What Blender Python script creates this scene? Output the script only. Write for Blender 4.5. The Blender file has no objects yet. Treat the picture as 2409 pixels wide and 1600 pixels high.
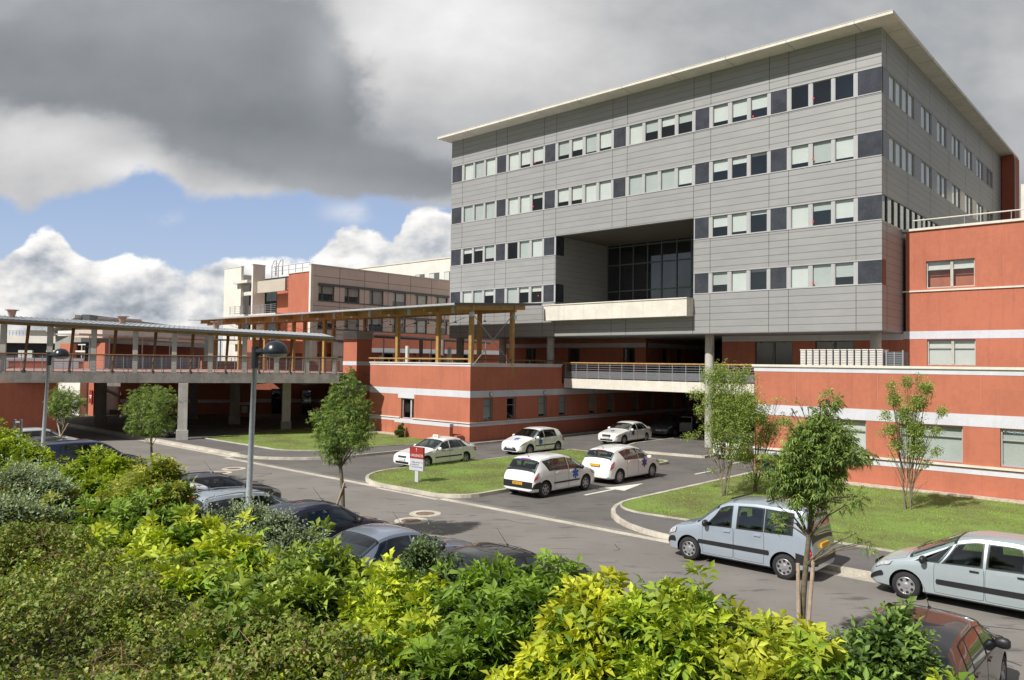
import bpy, bmesh, math, random
import numpy as np
from mathutils import Matrix, Vector
R_ = math.radians
random.seed(7); rng = np.random.default_rng(7)
S = bpy.context.scene
COL = S.collection
# ------------------------------------------------------------------ camera
FPX, CX, CY, CAMZ = 1790.0, 1204.5, 800.0, 5.4          # focal length in photo pixels, photo centre, eye height
PITCH, ROLL = math.atan(53.9/FPX), R_(0.75)
cd = bpy.data.cameras.new('camera'); cam = bpy.data.objects.new('camera', cd); COL.objects.link(cam)
cd.sensor_width = 36; cd.sensor_fit = 'HORIZONTAL'; cd.lens = 36*FPX/2409; cd.clip_start = 0.1; cd.clip_end = 6000
CROT = Matrix.Rotation(math.pi/2+PITCH, 4, 'X') @ Matrix.Rotation(ROLL, 4, 'Z')
cam.matrix_world = Matrix.Translation((0, 0, CAMZ)) @ CROT
S.camera = cam
# site grid: a = to the right along the road, b = away across the road, turned 42 degrees
ANG = R_(-42.1); C0 = Vector((19.951, 41.0, 0))
EA = Vector((math.cos(ANG), math.sin(ANG), 0)); EB = Vector((-EA.y, EA.x, 0))
MSITE = Matrix.Translation(C0) @ Matrix.Rotation(ANG, 4, 'Z')
def W(a, b, z=0.0): return C0 + EA*a + EB*b + Vector((0, 0, z))
def ray(px, py): return (CROT.to_3x3() @ Vector(((px-CX)/FPX, -(py-CY)/FPX, -1)))
def loc(p): q = p-C0; return (q.dot(EA), q.dot(EB), p.z)
def onb(px, py, b):
    d = ray(px, py); o = Vector((0, 0, CAMZ)); t = (b-(o-C0).dot(EB))/d.dot(EB); return loc(o+d*t)
def atY(px, py, Y):
    d = ray(px, py); return Vector((0, 0, CAMZ))+d*(Y/d.y)
# ------------------------------------------------------------------ light
S.view_settings.view_transform = 'Standard'; S.view_settings.look = 'None'
S.view_settings.exposure = 0.08; S.view_settings.gamma = 1
SUN_EL = R_(46); SUNH = Vector((-0.742, -0.67, 0)).normalized()
sd = SUNH*math.cos(SUN_EL) + Vector((0, 0, math.sin(SUN_EL)))
sl = bpy.data.lights.new('sun', 'SUN'); sl.energy = 5.0; sl.angle = R_(0.5); sl.color = (1, .965, .91)
so = bpy.data.objects.new('sun', sl); COL.objects.link(so); so.rotation_euler = sd.to_track_quat('Z', 'Y').to_euler()

class NT:
    def __init__(s, tree): s.t = tree; s.n = tree.nodes; s.l = tree.links
    def node(s, typ, **kw):
        n = s.n.new(typ)
        for k, v in kw.items(): setattr(n, k, v)
        return n
    def put(s, inp, v):
        if v is None: return
        if isinstance(v, bpy.types.NodeSocket): s.l.new(v, inp)
        else:
            if isinstance(v, (tuple, list)) and len(v) == 3 and len(inp.default_value) == 4: v = (*v, 1)
            inp.default_value = v
    def m(s, op, a, b=None, c=None, clamp=False):
        n = s.node('ShaderNodeMath', operation=op); n.use_clamp = clamp
        s.put(n.inputs[0], a); s.put(n.inputs[1], b); s.put(n.inputs[2], c); return n.outputs[0]
    def mix(s, f, a, b, typ='MIX'):
        n = s.node('ShaderNodeMix', data_type='RGBA', blend_type=typ)
        s.put(n.inputs[0], f); s.put(n.inputs[6], a); s.put(n.inputs[7], b); return n.outputs[2]
    def noise(s, vec, scale, detail=4, rough=.55, dist=0.0):
        n = s.node('ShaderNodeTexNoise'); s.put(n.inputs['Vector'], vec); s.put(n.inputs['Scale'], scale)
        n.inputs['Detail'].default_value = detail; n.inputs['Roughness'].default_value = rough
        n.inputs['Distortion'].default_value = dist; return n.outputs[0]
    def ramp(s, f, a, b, lo=0.0, hi=1.0, smooth=True):
        n = s.node('ShaderNodeMapRange'); n.interpolation_type = 'SMOOTHSTEP' if smooth else 'LINEAR'
        s.put(n.inputs[0], f); s.put(n.inputs[1], a); s.put(n.inputs[2], b); s.put(n.inputs[3], lo); s.put(n.inputs[4], hi); return n.outputs[0]
    def curve(s, x, pts, lo, hi):
        n = s.node('ShaderNodeFloatCurve'); c = n.mapping.curves[0]
        P = [((u-lo)/(hi-lo), v) for u, v in pts]
        c.points[0].location = P[0]; c.points[1].location = P[-1]
        for p in P[1:-1]: c.points.new(*p)
        n.mapping.update(); s.put(n.inputs[1], s.m('MULTIPLY_ADD', x, 1/(hi-lo), -lo/(hi-lo))); return n.outputs[0]
    def comb(s, x, y, z):
        n = s.node('ShaderNodeCombineXYZ'); s.put(n.inputs[0], x); s.put(n.inputs[1], y); s.put(n.inputs[2], z); return n.outputs[0]

w = bpy.data.worlds.new('World'); S.world = w; w.use_nodes = True
t = NT(w.node_tree); t.n.clear()
out = t.node('ShaderNodeOutputWorld'); bg = t.node('ShaderNodeBackground'); BGS = 0.1
bg.inputs[1].default_value = BGS; t.l.new(bg.outputs[0], out.inputs[0])
sky = t.node('ShaderNodeTexSky'); sky.sky_type = 'NISHITA'; sky.sun_disc = False
sky.sun_elevation = SUN_EL; sky.sun_rotation = math.atan2(SUNH.x, SUNH.y)
tc = t.node('ShaderNodeTexCoord'); sx = t.node('ShaderNodeSeparateXYZ'); t.l.new(tc.outputs['Generated'], sx.inputs[0])
X, Y, Z = sx.outputs
ya = t.m('MAXIMUM', t.m('ABSOLUTE', Y), 0.12)
U = t.m('DIVIDE', X, ya); V = t.m('DIVIDE', Z, ya)     # heading and height of the view over the horizon
U = t.m('MINIMUM', t.m('MAXIMUM', U, -2.5), 2.5); V = t.m('MINIMUM', t.m('MAXIMUM', V, -.5), 4.0)
uv = t.comb(U, t.m('MULTIPLY', V, 1.7), 0.37)
nA = t.noise(uv, 2.3, 9, .52, .25); nB = t.noise(t.comb(U, t.m('MULTIPLY', V, 1.5), 3.1), 6.5, 9, .54, .1); nC = t.noise(t.comb(U, t.m('MULTIPLY', V, 2.2), 5.3), 1.4, 5, .5, .2)
nD = t.noise(t.comb(U, t.m('MULTIPLY', V, 1.3), 8.8), 14, 8, .56, .1)
c = lambda n: t.m('SUBTRACT', n, .5)
def gs(px, py, sx_, sy_, amp):                            # soft patch of lighter or darker cloud
    u0, v0 = (px-1204)/1790, (854-py)/1790; a = t.m('DIVIDE', t.m('SUBTRACT', U, u0), sx_/1790); b = t.m('DIVIDE', t.m('SUBTRACT', V, v0), sy_/1790)
    return t.m('MULTIPLY', t.m('EXPONENT', t.m('MULTIPLY', t.m('ADD', t.m('MULTIPLY', a, a), t.m('MULTIPLY', b, b)), -1)), amp)
def relief(scale, dx, dz, amp, det=9, ro=.58, z0=7.7):
    a_ = t.noise(t.comb(U, t.m('MULTIPLY', V, 1.5), z0), scale, det, ro, .08); b_ = t.noise(t.comb(t.m('ADD', U, dx), t.m('MULTIPLY', t.m('ADD', V, dz), 1.5), z0), scale, det, ro, .08)
    return t.m('MULTIPLY', t.m('SUBTRACT', a_, b_), amp)
RL1 = relief(7.5, -.014, .020, 2.6, 8, .52); RL2 = relief(3.0, -.035, .04, 1.2, 6, .48, 2.2); RL3 = relief(17, -.006, .009, 2.0, 7, .5, 4.4)
# upper rain cloud: lower edge
edge = t.curve(U, [(-1.2, .20), (-0.6726, 0.204), (-0.6447, 0.191), (-0.6168, 0.21), (-0.567, 0.219), (-0.5223, 0.231), (-0.4922, 0.248), (-0.4503, 0.235), (-0.4279, 0.213), (-0.381, 0.21), (-0.3279, 0.21), (-0.3112, 0.221), (-0.2279, 0.216), (-0.1447, 0.209), (-0.0888, 0.2), (0, .15), (.2, .1), (1.2, .12)], -1.2, 1.2)
wob = t.m('ADD', t.m('MULTIPLY', c(nB), .05), t.m('MULTIPLY', c(nD), .05))
up = t.ramp(t.m('ADD', t.m('SUBTRACT', V, edge), wob), -.008, .014)
# lower cumulus: upper edge
edge2 = t.curve(U, [(-1.2, .12), (-.67, .14), (-0.6089, 0.173), (-0.581, 0.15), (-0.5419, 0.131), (-0.5168, 0.142), (-0.4894, 0.139), (-0.4615, 0.129), (-0.4363, 0.118), (-0.4112, 0.133), (-0.3838, 0.144), (-0.3447, 0.147), (-0.3223, 0.143), (-0.2726, 0.14), (-0.2447, 0.17), (-0.2112, 0.175), (-0.1782, 0.172), (-0.1587, 0.165), (-0.1447, 0.192), (-0.1168, 0.204), (-.05, .2), (.2, .2), (1.2, .15)], -1.2, 1.2)
cu = t.ramp(t.m('SUBTRACT', t.m('ADD', edge2, t.m('ADD', t.m('MULTIPLY', c(nB), .075), t.m('MULTIPLY', c(nD), .05))), V), -.002, .007)
wisp = t.m('MULTIPLY', t.ramp(nB, .42, .62), gs(395, 525, 70, 16, .9))
wisp = t.m('ADD', wisp, t.m('MULTIPLY', t.ramp(nB, .45, .6), gs(820, 505, 60, 25, .7)))
# brightness of the rain cloud (display-linear)
Bl = t.m('ADD', t.m('ADD', t.m('MULTIPLY', c(nC), .12), t.m('MULTIPLY', c(nB), .16)), t.m('ADD', t.m('MULTIPLY', RL1, .10), t.m('MULTIPLY', RL2, .10)))
for g in [(1020, 30, 260, 210, .38), (830, 110, 90, 130, .10), (1330, 110, 280, 130, .16), (90, 335, 220, 70, .24), (60, 430, 190, 60, .10), (290, 405, 100, 40, .20), (520, 465, 120, 30, .14), (2250, 60, 200, 200, -.04), (2390, 170, 70, 160, .10), (1700, 200, 300, 140, -.02), (930, 360, 160, 60, -.06)]:
    Bl = t.m('ADD', Bl, gs(*g))
Bl = t.m('ADD', Bl, .42)
Dk = t.m('ADD', t.m('ADD', t.m('MULTIPLY', RL2, .13), t.m('MULTIPLY', c(nB), .12)), .285)
for g in [(250, 30, 420, 90, .07), (760, 120, 60, 120, .10), (560, 290, 260, 70, -.05), (960, 440, 200, 60, -.03)]: Dk = t.m('ADD', Dk, gs(*g))
mk = None
for g in [(330, 120, 400, 170, 1.0), (620, 170, 150, 190, .8), (640, 290, 260, 110, .8), (930, 420, 260, 75, .85), (60, 170, 220, 120, .5)]: mk = gs(*g) if mk is None else t.m('ADD', mk, gs(*g))
mk = t.ramp(t.m('ADD', mk, t.m('ADD', t.m('MULTIPLY', c(nB), 1.1), t.m('MULTIPLY', c(nD), .55))), .28, .72)
bU = t.m('ADD', t.m('MULTIPLY', Bl, t.m('SUBTRACT', 1, mk)), t.m('MULTIPLY', Dk, mk)); bU = t.m('SMOOTH_MAX', bU, .19, .10)
thin = t.ramp(t.m('SUBTRACT', V, edge), .0, .045, .09, 0)  # fringe of the cloud is thinner and brighter
bU = t.m('ADD', bU, thin)
colU = t.mix(t.ramp(bU, .2, .6), (.90, .97, 1.06, 1), (1, 1, 1.01, 1)); nU = t.node('ShaderNodeVectorMath', operation='SCALE'); t.put(nU.inputs[0], colU); t.put(nU.inputs[3], bU)
# cumulus brightness: sunlit tops, greyer bellies
dep = t.m('SUBTRACT', t.m('ADD', edge2, t.m('MULTIPLY', c(nB), .05)), V)
puff = t.noise(t.comb(U, t.m('MULTIPLY', V, 1.6), 6.1), 7, 9, .55, .15)
bC = t.m('SUBTRACT', .92, t.ramp(dep, .0, .13, 0, .30)); bC = t.m('ADD', bC, t.m('ADD', t.m('MULTIPLY', c(puff), .40), t.m('ADD', t.m('MULTIPLY', RL1, .75), t.m('MULTIPLY', RL3, .45)))); bC = t.m('ADD', bC, t.m('MULTIPLY', c(nC), .2))
for g in [(40, 640, 110, 50, -.16), (300, 725, 300, 50, -.08), (540, 650, 60, 22, -.2)]: bC = t.m('ADD', bC, gs(*g))
bC = t.m('SMOOTH_MIN', t.m('MAXIMUM', bC, .36), .98, .1)
colC = t.mix(t.ramp(bC, .4, .85), (.88, .95, 1.06, 1), (1, .99, .97, 1)); nCc = t.node('ShaderNodeVectorMath', operation='SCALE'); t.put(nCc.inputs[0], colC); t.put(nCc.inputs[3], bC)
def k(v, f):
    n = t.node('ShaderNodeVectorMath', operation='SCALE'); t.put(n.inputs[0], v); n.inputs[3].default_value = f; return n.outputs[0]
blue = t.mix(.7, k(sky.outputs[0], BGS), t.mix(t.ramp(V, .1, .3), (.46, .57, .80, 1), (.34, .46, .74, 1)))
res = t.mix(wisp, blue, (.72, .75, .8, 1))
res = t.mix(cu, res, nCc.outputs[0]); res = t.mix(up, res, nU.outputs[0])
# behind the viewer: broken cloud and blue
n4 = t.noise(tc.outputs['Generated'], 3.0, 8, .55, .3)
back = t.mix(t.ramp(n4, .36, .52), k(sky.outputs[0], BGS*.8), t.mix(t.ramp(n4, .55, .75), (.32, .32, .33, 1), (.17, .18, .20, 1)))
back = t.mix(t.ramp(Z, -.02, .03), (.10, .095, .08, 1), back)
res = t.mix(t.ramp(Y, -.02, .14), back, res)
t.l.new(k(res, 1/BGS), bg.inputs[0])
# ------------------------------------------------------------------ materials
MATS = {}
def mat(name, col, rough=.7, var=.12, vscale=1.5, metal=0.0, spec=.5, bump=0.0, bscale=20.0, streak=0.0, coat=0.0, col2=None, vs2=None):
    if name in MATS: return MATS[name]
    m_ = bpy.data.materials.new(name); m_.use_nodes = True; t = NT(m_.node_tree); p = t.n['Principled BSDF']
    geo = t.node('ShaderNodeNewGeometry'); P = geo.outputs['Position']
    base = (*col, 1)
    if var or col2:
        n1 = t.noise(P, vscale, 5, .6); n2 = t.noise(P, (vs2 or vscale*9), 3, .6)
        f = t.m('ADD', t.m('MULTIPLY', n1, .65), t.m('MULTIPLY', n2, .35))
        lo = tuple(x*(1-var) for x in (col2 or col)); hi = tuple(min(1, x*(1+var)) for x in col)
        base = t.mix(t.ramp(f, .36, .64), (*lo, 1), (*hi, 1))
    if streak:
        mp = t.node('ShaderNodeMapping'); mp.inputs['Scale'].default_value = (3.2, 3.2, .22); t.l.new(P, mp.inputs[0])
        s_ = t.noise(mp.outputs[0], 1.0, 6, .65); base = t.mix(t.ramp(s_, .5, .72, 0, streak), base, tuple(x*.55 for x in col)+(1,))
        s2 = t.noise(mp.outputs[0], 2.7, 4, .6); base = t.mix(t.ramp(s2, .55, .75, 0, streak*.6), base, tuple(min(1, x*1.35+.02) for x in col)+(1,))
    t.put(p.inputs['Base Color'], base); p.inputs['Roughness'].default_value = rough; p.inputs['Metallic'].default_value = metal
    p.inputs['Specular IOR Level'].default_value = spec; p.inputs['Coat Weight'].default_value = coat; p.inputs['Coat Roughness'].default_value = .04
    if bump:
        b = t.node('ShaderNodeBump'); b.inputs['Strength'].default_value = bump; b.inputs['Distance'].default_value = .02
        t.l.new(t.noise(P, bscale, 5, .6), b.inputs['Height']); t.l.new(b.outputs[0], p.inputs['Normal'])
    MATS[name] = m_; return m_
RED = mat('red_render', (.455, .150, .088), .85, .08, .55, streak=.30, bump=.15, bscale=40)
LILAC = mat('lilac_band', (.60, .605, .65), .8, .06, .8, streak=.15)
CREAM = mat('cream_concrete', (.68, .645, .56), .8, .08, 1.2, streak=.25, bump=.1)
WHITE = mat('white_panel', (.74, .70, .63), .75, .06, .6, streak=.12)
CONC = mat('grey_concrete', (.25, .235, .215), .9, .22, 1.3, streak=.45, bump=.3)
CONCL = mat('pale_concrete', (.48, .46, .42), .9, .13, 1.6, streak=.3, bump=.2)
GREYR = mat('grey_render', (.30, .295, .26), .85, .08, .7, streak=.15)
PINK = mat('pink_render', (.70, .56, .475), .85, .05, .3, streak=.1)
DKGREY = mat('dark_grey_metal', (.10, .11, .115), .5, .1, 2)
ROOFM = mat('zinc_roof', (.46, .48, .50), .45, .12, 3, metal=.25)
STEEL = mat('galvanised_steel', (.50, .55, .58), .42, .12, 12, metal=.35)
RAILM = mat('rail_metal', (.34, .35, .37), .45, .06, 4, metal=.3)
WOOD = mat('timber', (.40, .235, .075), .65, .18, 4, vs2=30, streak=.35)
WOODD = mat('timber_dark', (.17, .085, .03), .7, .18, 4, streak=.3)
FRAME = mat('window_frame_grey', (.40, .40, .40), .5, .04, 3)
FRAMED = mat('dark_frame', (.11, .13, .13), .5, .04, 3)
BLIND = mat('pale_blind', (.60, .615, .585), .8, .04, 1.2)
DARK = mat('dark_interior', (.035, .04, .045), .9, .2, 1)
PANEL = mat('dark_spandrel', (.045, .048, .058), .22, .25, 1.3, spec=.5)
BROWNP = mat('brown_panel', (.20, .07, .04), .6, .08, 1)
KERB = mat('kerb_concrete', (.52, .48, .40), .9, .14, 1.0, bump=.2, col2=(.44, .40, .33))
PAINT = mat('road_paint', (.70, .69, .64), .7, .12, 4)
GRAVEL = mat('gravel', (.48, .42, .34), .95, .3, 6, vs2=60, bump=.6)
SOIL = mat('soil', (.16, .11, .06), .95, .35, 2.5, bump=.6)
PAVER = mat('red_paving', (.50, .24, .19), .85, .1, 2)
BLACK = mat('black_plastic', (.018, .018, .02), .45, .1, 5)
RUB = mat('rubber', (.022, .022, .024), .85, .2, 8)
CHROME = mat('bright_metal', (.55, .55, .55), .25, .05, 4, metal=.9)
RIMM = mat('wheel_silver', (.42, .42, .43), .32, .08, 8, metal=.55)
LAMPD = mat('lamp_dark', (.018, .024, .03), .28, .1, 8)
LENS = mat('lamp_lens', (.34, .35, .31), .15, .1, 10)
REDL = mat('red_lens', (.50, .02, .015), .12, .1, 20, spec=.8)
CLEARL = mat('clear_lens', (.50, .51, .52), .08, .35, 25, spec=.9)
AMBER = mat('yellow_plate', (.68, .36, .02), .5, .04, 3)
PLATEW = mat('white_plate', (.62, .63, .64), .5, .04, 3)
BLUEM = mat('star_blue', (.035, .11, .50), .4, .05, 3)
BLUED = mat('star_dark_blue', (.03, .04, .26), .4, .05, 3)
SIGNR = mat('sign_red', (.30, .028, .022), .5, .05, 3)
SIGNW = mat('sign_grey_white', (.52, .53, .58), .5, .04, 3)
INK = mat('ink', (.03, .035, .06), .6, 0)
WTXT = mat('white_lettering', (.72, .68, .62), .6, 0)
BARK = mat('bark', (.15, .13, .08), .9, .3, 12, streak=.4, bump=.5, bscale=60)
STAKE = mat('stake_wood', (.40, .31, .22), .85, .2, 8, streak=.4)
SKIN = mat('skin', (.45, .26, .18), .6, .05, 10); HAIR = mat('dark_hair', (.02, .014, .01), .7, .1, 20)
CLB = mat('black_cloth', (.015, .015, .018), .85, .1, 10); CLP = mat('pale_cloth', (.42, .36, .36), .85, .1, 10); CLBL = mat('blue_cloth', (.06, .09, .2), .85, .1, 10)
FLOORR = mat('terrace_floor', (.38, .22, .18), .9, .1, 1.5)

def cladding():
    m_ = bpy.data.materials.new('grey_cladding'); m_.use_nodes = True; t = NT(m_.node_tree); p = t.n['Principled BSDF']
    tc = t.node('ShaderNodeTexCoord'); sp = t.node('ShaderNodeSeparateXYZ'); t.l.new(tc.outputs['Object'], sp.inputs[0]); x, y, z = sp.outputs
    u = t.m('ADD', x, y)
    row = t.m('DIVIDE', t.m('SUBTRACT', z, 7.4), .4165); fr = t.m('FRACT', row)
    gap = t.m('LESS_THAN', fr, .065)
    # boards lap: soft light falloff from a slanted face -> bump only
    n1 = t.noise(t.comb(t.m('MULTIPLY', u, .35), t.m('FLOOR', row), 0), 1.0, 3, .5)
    n2 = t.noise(t.comb(t.m('MULTIPLY', u, 1.2), t.m('MULTIPLY', z, 14), 0), 1.0, 5, .6); n3 = t.noise(tc.outputs['Object'], .25, 4, .6)
    f = t.m('ADD', t.m('ADD', t.m('MULTIPLY', n1, .35), t.m('MULTIPLY', n2, .4)), t.m('MULTIPLY', n3, .25))
    base = t.mix(t.ramp(f, .38, .62), (.288, .286, .282, 1), (.332, .330, .325, 1))
    base = t.mix(t.m('MULTIPLY', gap, .55), base, (.07, .07, .075, 1))
    t.put(p.inputs['Base Color'], base); p.inputs['Roughness'].default_value = .5; p.inputs['Metallic'].default_value = .1
    b = t.node('ShaderNodeBump'); b.inputs['Strength'].default_value = .5; b.inputs['Distance'].default_value = .02
    t.l.new(t.ramp(fr, .0, .16), b.inputs['Height']); t.l.new(b.outputs[0], p.inputs['Normal']); return m_
CLAD = cladding()
JOINT = mat('joint_dark', (.05, .05, .052), .8, 0)
def glass(name, tint=(.55, .66, .66), refl=.10, rough=.02):
    m_ = bpy.data.materials.new(name); m_.use_nodes = True; t = NT(m_.node_tree); t.n.clear()
    o = t.node('ShaderNodeOutputMaterial'); tr = t.node('ShaderNodeBsdfTransparent'); tr.inputs[0].default_value = (*tint, 1)
    gl = t.node('ShaderNodeBsdfGlossy'); gl.inputs['Roughness'].default_value = rough; gl.inputs[0].default_value = (.85, .9, .95, 1)
    fz = t.node('ShaderNodeLayerWeight'); fz.inputs[0].default_value = .5; f = t.m('MINIMUM', t.m('MULTIPLY_ADD', t.m('POWER', fz.outputs[1], 4.0), 1.0, refl+.03), 1)
    mx = t.node('ShaderNodeMixShader'); t.put(mx.inputs[0], f); t.l.new(tr.outputs[0], mx.inputs[1]); t.l.new(gl.outputs[0], mx.inputs[2])
    t.l.new(mx.outputs[0], o.inputs[0]); return m_
GLASS = glass('window_glass', (.93, .955, .945), .06); GLASSD = glass('dark_glass', (.30, .33, .34), .10); CARG = glass('car_glass', (.60, .68, .66), .07)
def paint(name, col, metal=.0, flake=.0):
    m_ = mat(name, col, .32, .03, .9, metal=metal, coat=.9); return m_
def leafmat(name, trans=.4, rough=.52, spec=.35):
    m_ = bpy.data.materials.new(name); m_.use_nodes = True; t = NT(m_.node_tree); p = t.n['Principled BSDF']; o = t.n['Material Output']
    a = t.node('ShaderNodeAttribute', attribute_name='Col'); t.l.new(a.outputs[0], p.inputs['Base Color'])
    p.inputs['Roughness'].default_value = rough; p.inputs['Specular IOR Level'].default_value = spec
    tl = t.node('ShaderNodeBsdfTranslucent'); t.l.new(t.mix(1.0, a.outputs[0], (1.25, 1.2, .5, 1), 'MULTIPLY'), tl.inputs[0])
    mx = t.node('ShaderNodeMixShader'); mx.inputs[0].default_value = trans
    t.l.new(p.outputs[0], mx.inputs[1]); t.l.new(tl.outputs[0], mx.inputs[2]); t.l.new(mx.outputs[0], o.inputs[0]); return m_
LEAF = leafmat('leaf', .30); GRASSM = leafmat('grass_blade', .35, .6, .3)
# ------------------------------------------------------------------ mesh helpers
class MB:
    def __init__(s): s.v = []; s.f = []; s.mi = []; s.mats = []; s.cur = 0; s.X = None
    def use(s, m_):
        if m_ not in s.mats: s.mats.append(m_)
        s.cur = s.mats.index(m_); return s
    def add(s, vs, fs):
        o = len(s.v)
        if s.X is not None: vs = [s.X @ Vector(q) for q in vs]
        s.v += [tuple(q) for q in vs]; s.f += [tuple(i+o for i in f) for f in fs]; s.mi += [s.cur]*len(fs); return s
    def box(s, x0, x1, y0, y1, z0, z1, m_=None):
        if m_: s.use(m_)
        return s.add([(x0, y0, z0), (x1, y0, z0), (x1, y1, z0), (x0, y1, z0), (x0, y0, z1), (x1, y0, z1), (x1, y1, z1), (x0, y1, z1)],
                     [(0, 3, 2, 1), (4, 5, 6, 7), (0, 1, 5, 4), (1, 2, 6, 5), (2, 3, 7, 6), (3, 0, 4, 7)])
    def prism(s, poly, z0, z1, m_=None):
        if m_: s.use(m_)
        A = sum(poly[i][0]*poly[(i+1) % len(poly)][1]-poly[(i+1) % len(poly)][0]*poly[i][1] for i in range(len(poly)))
        if A < 0: poly = poly[::-1]
        n = len(poly); return s.add([(x, y, z0) for x, y in poly]+[(x, y, z1) for x, y in poly],
            [tuple(range(n))[::-1], tuple(range(n, 2*n))]+[(i, (i+1) % n, n+(i+1) % n, n+i) for i in range(n)])
    def tube(s, pts, r, n=8, m_=None, caps=True):
        if m_: s.use(m_)
        pts = [Vector(p) for p in pts]; rs = r if isinstance(r, (list, tuple)) else [r]*len(pts); vs = []; fs = []
        for i, p in enumerate(pts):
            d = (pts[min(i+1, len(pts)-1)]-pts[max(i-1, 0)]).normalized()
            a = d.cross(Vector((0, 0, 1)) if abs(d.z) < .9 else Vector((1, 0, 0))).normalized(); b = d.cross(a)
            vs += [p+(a*math.cos(2*math.pi*k/n)+b*math.sin(2*math.pi*k/n))*rs[i] for k in range(n)]
        for i in range(len(pts)-1):
            fs += [(i*n+k, i*n+(k+1) % n, (i+1)*n+(k+1) % n, (i+1)*n+k) for k in range(n)]
        if caps: fs += [tuple(range(n)), tuple(range((len(pts)-1)*n, len(pts)*n))[::-1]]
        return s.add(vs, fs)
    def lathe(s, prof, axis='z', n=24, c=(0, 0, 0), m_=None):
        if m_: s.use(m_)
        vs = []; fs = []
        for r, h in prof:
            for k in range(n):
                a = 2*math.pi*k/n; q = (r*math.cos(a), r*math.sin(a), h)
                if axis == 'x': q = (h, r*math.cos(a), r*math.sin(a))
                vs.append((q[0]+c[0], q[1]+c[1], q[2]+c[2]))
        for i in range(len(prof)-1): fs += [(i*n+k, i*n+(k+1) % n, (i+1)*n+(k+1) % n, (i+1)*n+k) for k in range(n)]
        return s.add(vs, fs)
    def build(s, name, parent=None, smooth=False, fix=False, M=None):
        me = bpy.data.meshes.new(name); me.from_pydata(s.v, [], s.f)
        for m_ in s.mats: me.materials.append(m_)
        me.polygons.foreach_set('material_index', s.mi)
        if smooth: me.polygons.foreach_set('use_smooth', [True]*len(s.f))
        me.update()
        if fix:
            bm = bmesh.new(); bm.from_mesh(me); bmesh.ops.remove_doubles(bm, verts=bm.verts, dist=1e-5); bmesh.ops.recalc_face_normals(bm, faces=bm.faces); bm.to_mesh(me); bm.free()
        o = bpy.data.objects.new(name, me); COL.objects.link(o)
        if parent: o.parent = parent
        if M is not None: o.matrix_local = M
        return o
def tag(o, label=None, cat=None, group=None, kind=None):
    if label: o['label'] = label
    if cat: o['category'] = cat
    if group: o['group'] = group
    if kind: o['kind'] = kind
    return o
def thing(name, label, cat, M=None, group=None):
    o = bpy.data.objects.new(name, None); COL.objects.link(o); o.matrix_world = M if M is not None else MSITE.copy(); o.empty_display_size = .2
    return tag(o, label, cat, group)
def SM(a, b, z=0, rot=0): return Matrix.Translation(W(a, b, z)) @ Matrix.Rotation(ANG+rot, 4, 'Z')
def inst(src, parent, M):
    o = src.copy(); COL.objects.link(o); o.parent = parent; o.matrix_local = M; return o
def copy_tree(o, parent=None, kids=None):
    kids = kids if kids is not None else {}
    c_ = o.copy(); COL.objects.link(c_)
    if parent: c_.parent = parent
    for ch in KIDS(o): copy_tree(ch, c_)
    return c_
def KIDS(o): return [x for x in COL.objects if x.parent == o]
def text(s_, name, size, m_, parent, M, align='CENTER', ext=.002):
    c_ = bpy.data.curves.new(name, 'FONT'); c_.body = s_; c_.size = size; c_.align_x = align; c_.extrude = ext; c_.materials.append(m_)
    o = bpy.data.objects.new(name, c_); COL.objects.link(o); bpy.context.view_layer.update(); me = bpy.data.meshes.new_from_object(o); bpy.data.objects.remove(o); o = bpy.data.objects.new(name, me); COL.objects.link(o)
    if parent: o.parent = parent
    o.matrix_local = M; return o
def struct(mb, name, **kw):
    o = mb.build(name, **kw); o.matrix_world = MSITE.copy(); return tag(o, kind='structure')
def asphalt(name, c0, c1, crack=.0):
    m_ = bpy.data.materials.new(name); m_.use_nodes = True; t = NT(m_.node_tree); p = t.n['Principled BSDF']
    P = t.node('ShaderNodeNewGeometry').outputs['Position']
    n1 = t.noise(P, .35, 6, .6, .3); n2 = t.noise(P, 60, 3, .7); n3 = t.noise(P, 2.3, 6, .65, .6)
    base = t.mix(t.ramp(n1, .38, .62), (*c0, 1), (*c1, 1)); base = t.mix(t.ramp(n2, .3, .7, 0, .5), base, (.25, .24, .225, 1))
    mp = t.node('ShaderNodeMapping'); mp.inputs['Rotation'].default_value = (0, 0, -ANG+R_(30)); mp.inputs['Scale'].default_value = (.5, 2.2, 1); t.l.new(P, mp.inputs[0])
    st = t.noise(mp.outputs[0], 1.4, 8, .68, .4); base = t.mix(t.ramp(st, .56, .66, 0, crack), base, (.045, .043, .042, 1))
    base = t.mix(t.ramp(n3, .60, .74, 0, .35), base, (.07, .068, .065, 1))
    t.put(p.inputs['Base Color'], base); p.inputs['Roughness'].default_value = .88
    b = t.node('ShaderNodeBump'); b.inputs['Strength'].default_value = .35; b.inputs['Distance'].default_value = .01; t.l.new(n2, b.inputs['Height']); t.l.new(b.outputs[0], p.inputs['Normal']); return m_
ROAD = asphalt('asphalt', (.165, .150, .132), (.205, .187, .166), .6)
SIDE = asphalt('asphalt_brown', (.075, .067, .060), (.115, .104, .094), .7)
WALK = asphalt('asphalt_walk', (.075, .068, .066), (.105, .097, .093), .3)
GRND = mat('far_ground', (.10, .13, .05), .95, .3, .05)
LAWN = mat('lawn_soil', (.15, .22, .045), .95, .28, .5, vs2=14, col2=(.18, .17, .06), bump=.6, bscale=30)
def dense(poly, z, m_, name): return struct(MB().prism(poly, z-.5, z, m_), name)
def arc(cx, cy, r, a0, a1, n=7): return [(cx+r*math.cos(R_(a0+(a1-a0)*i/n)), cy+r*math.sin(R_(a0+(a1-a0)*i/n))) for i in range(n+1)]
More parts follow.
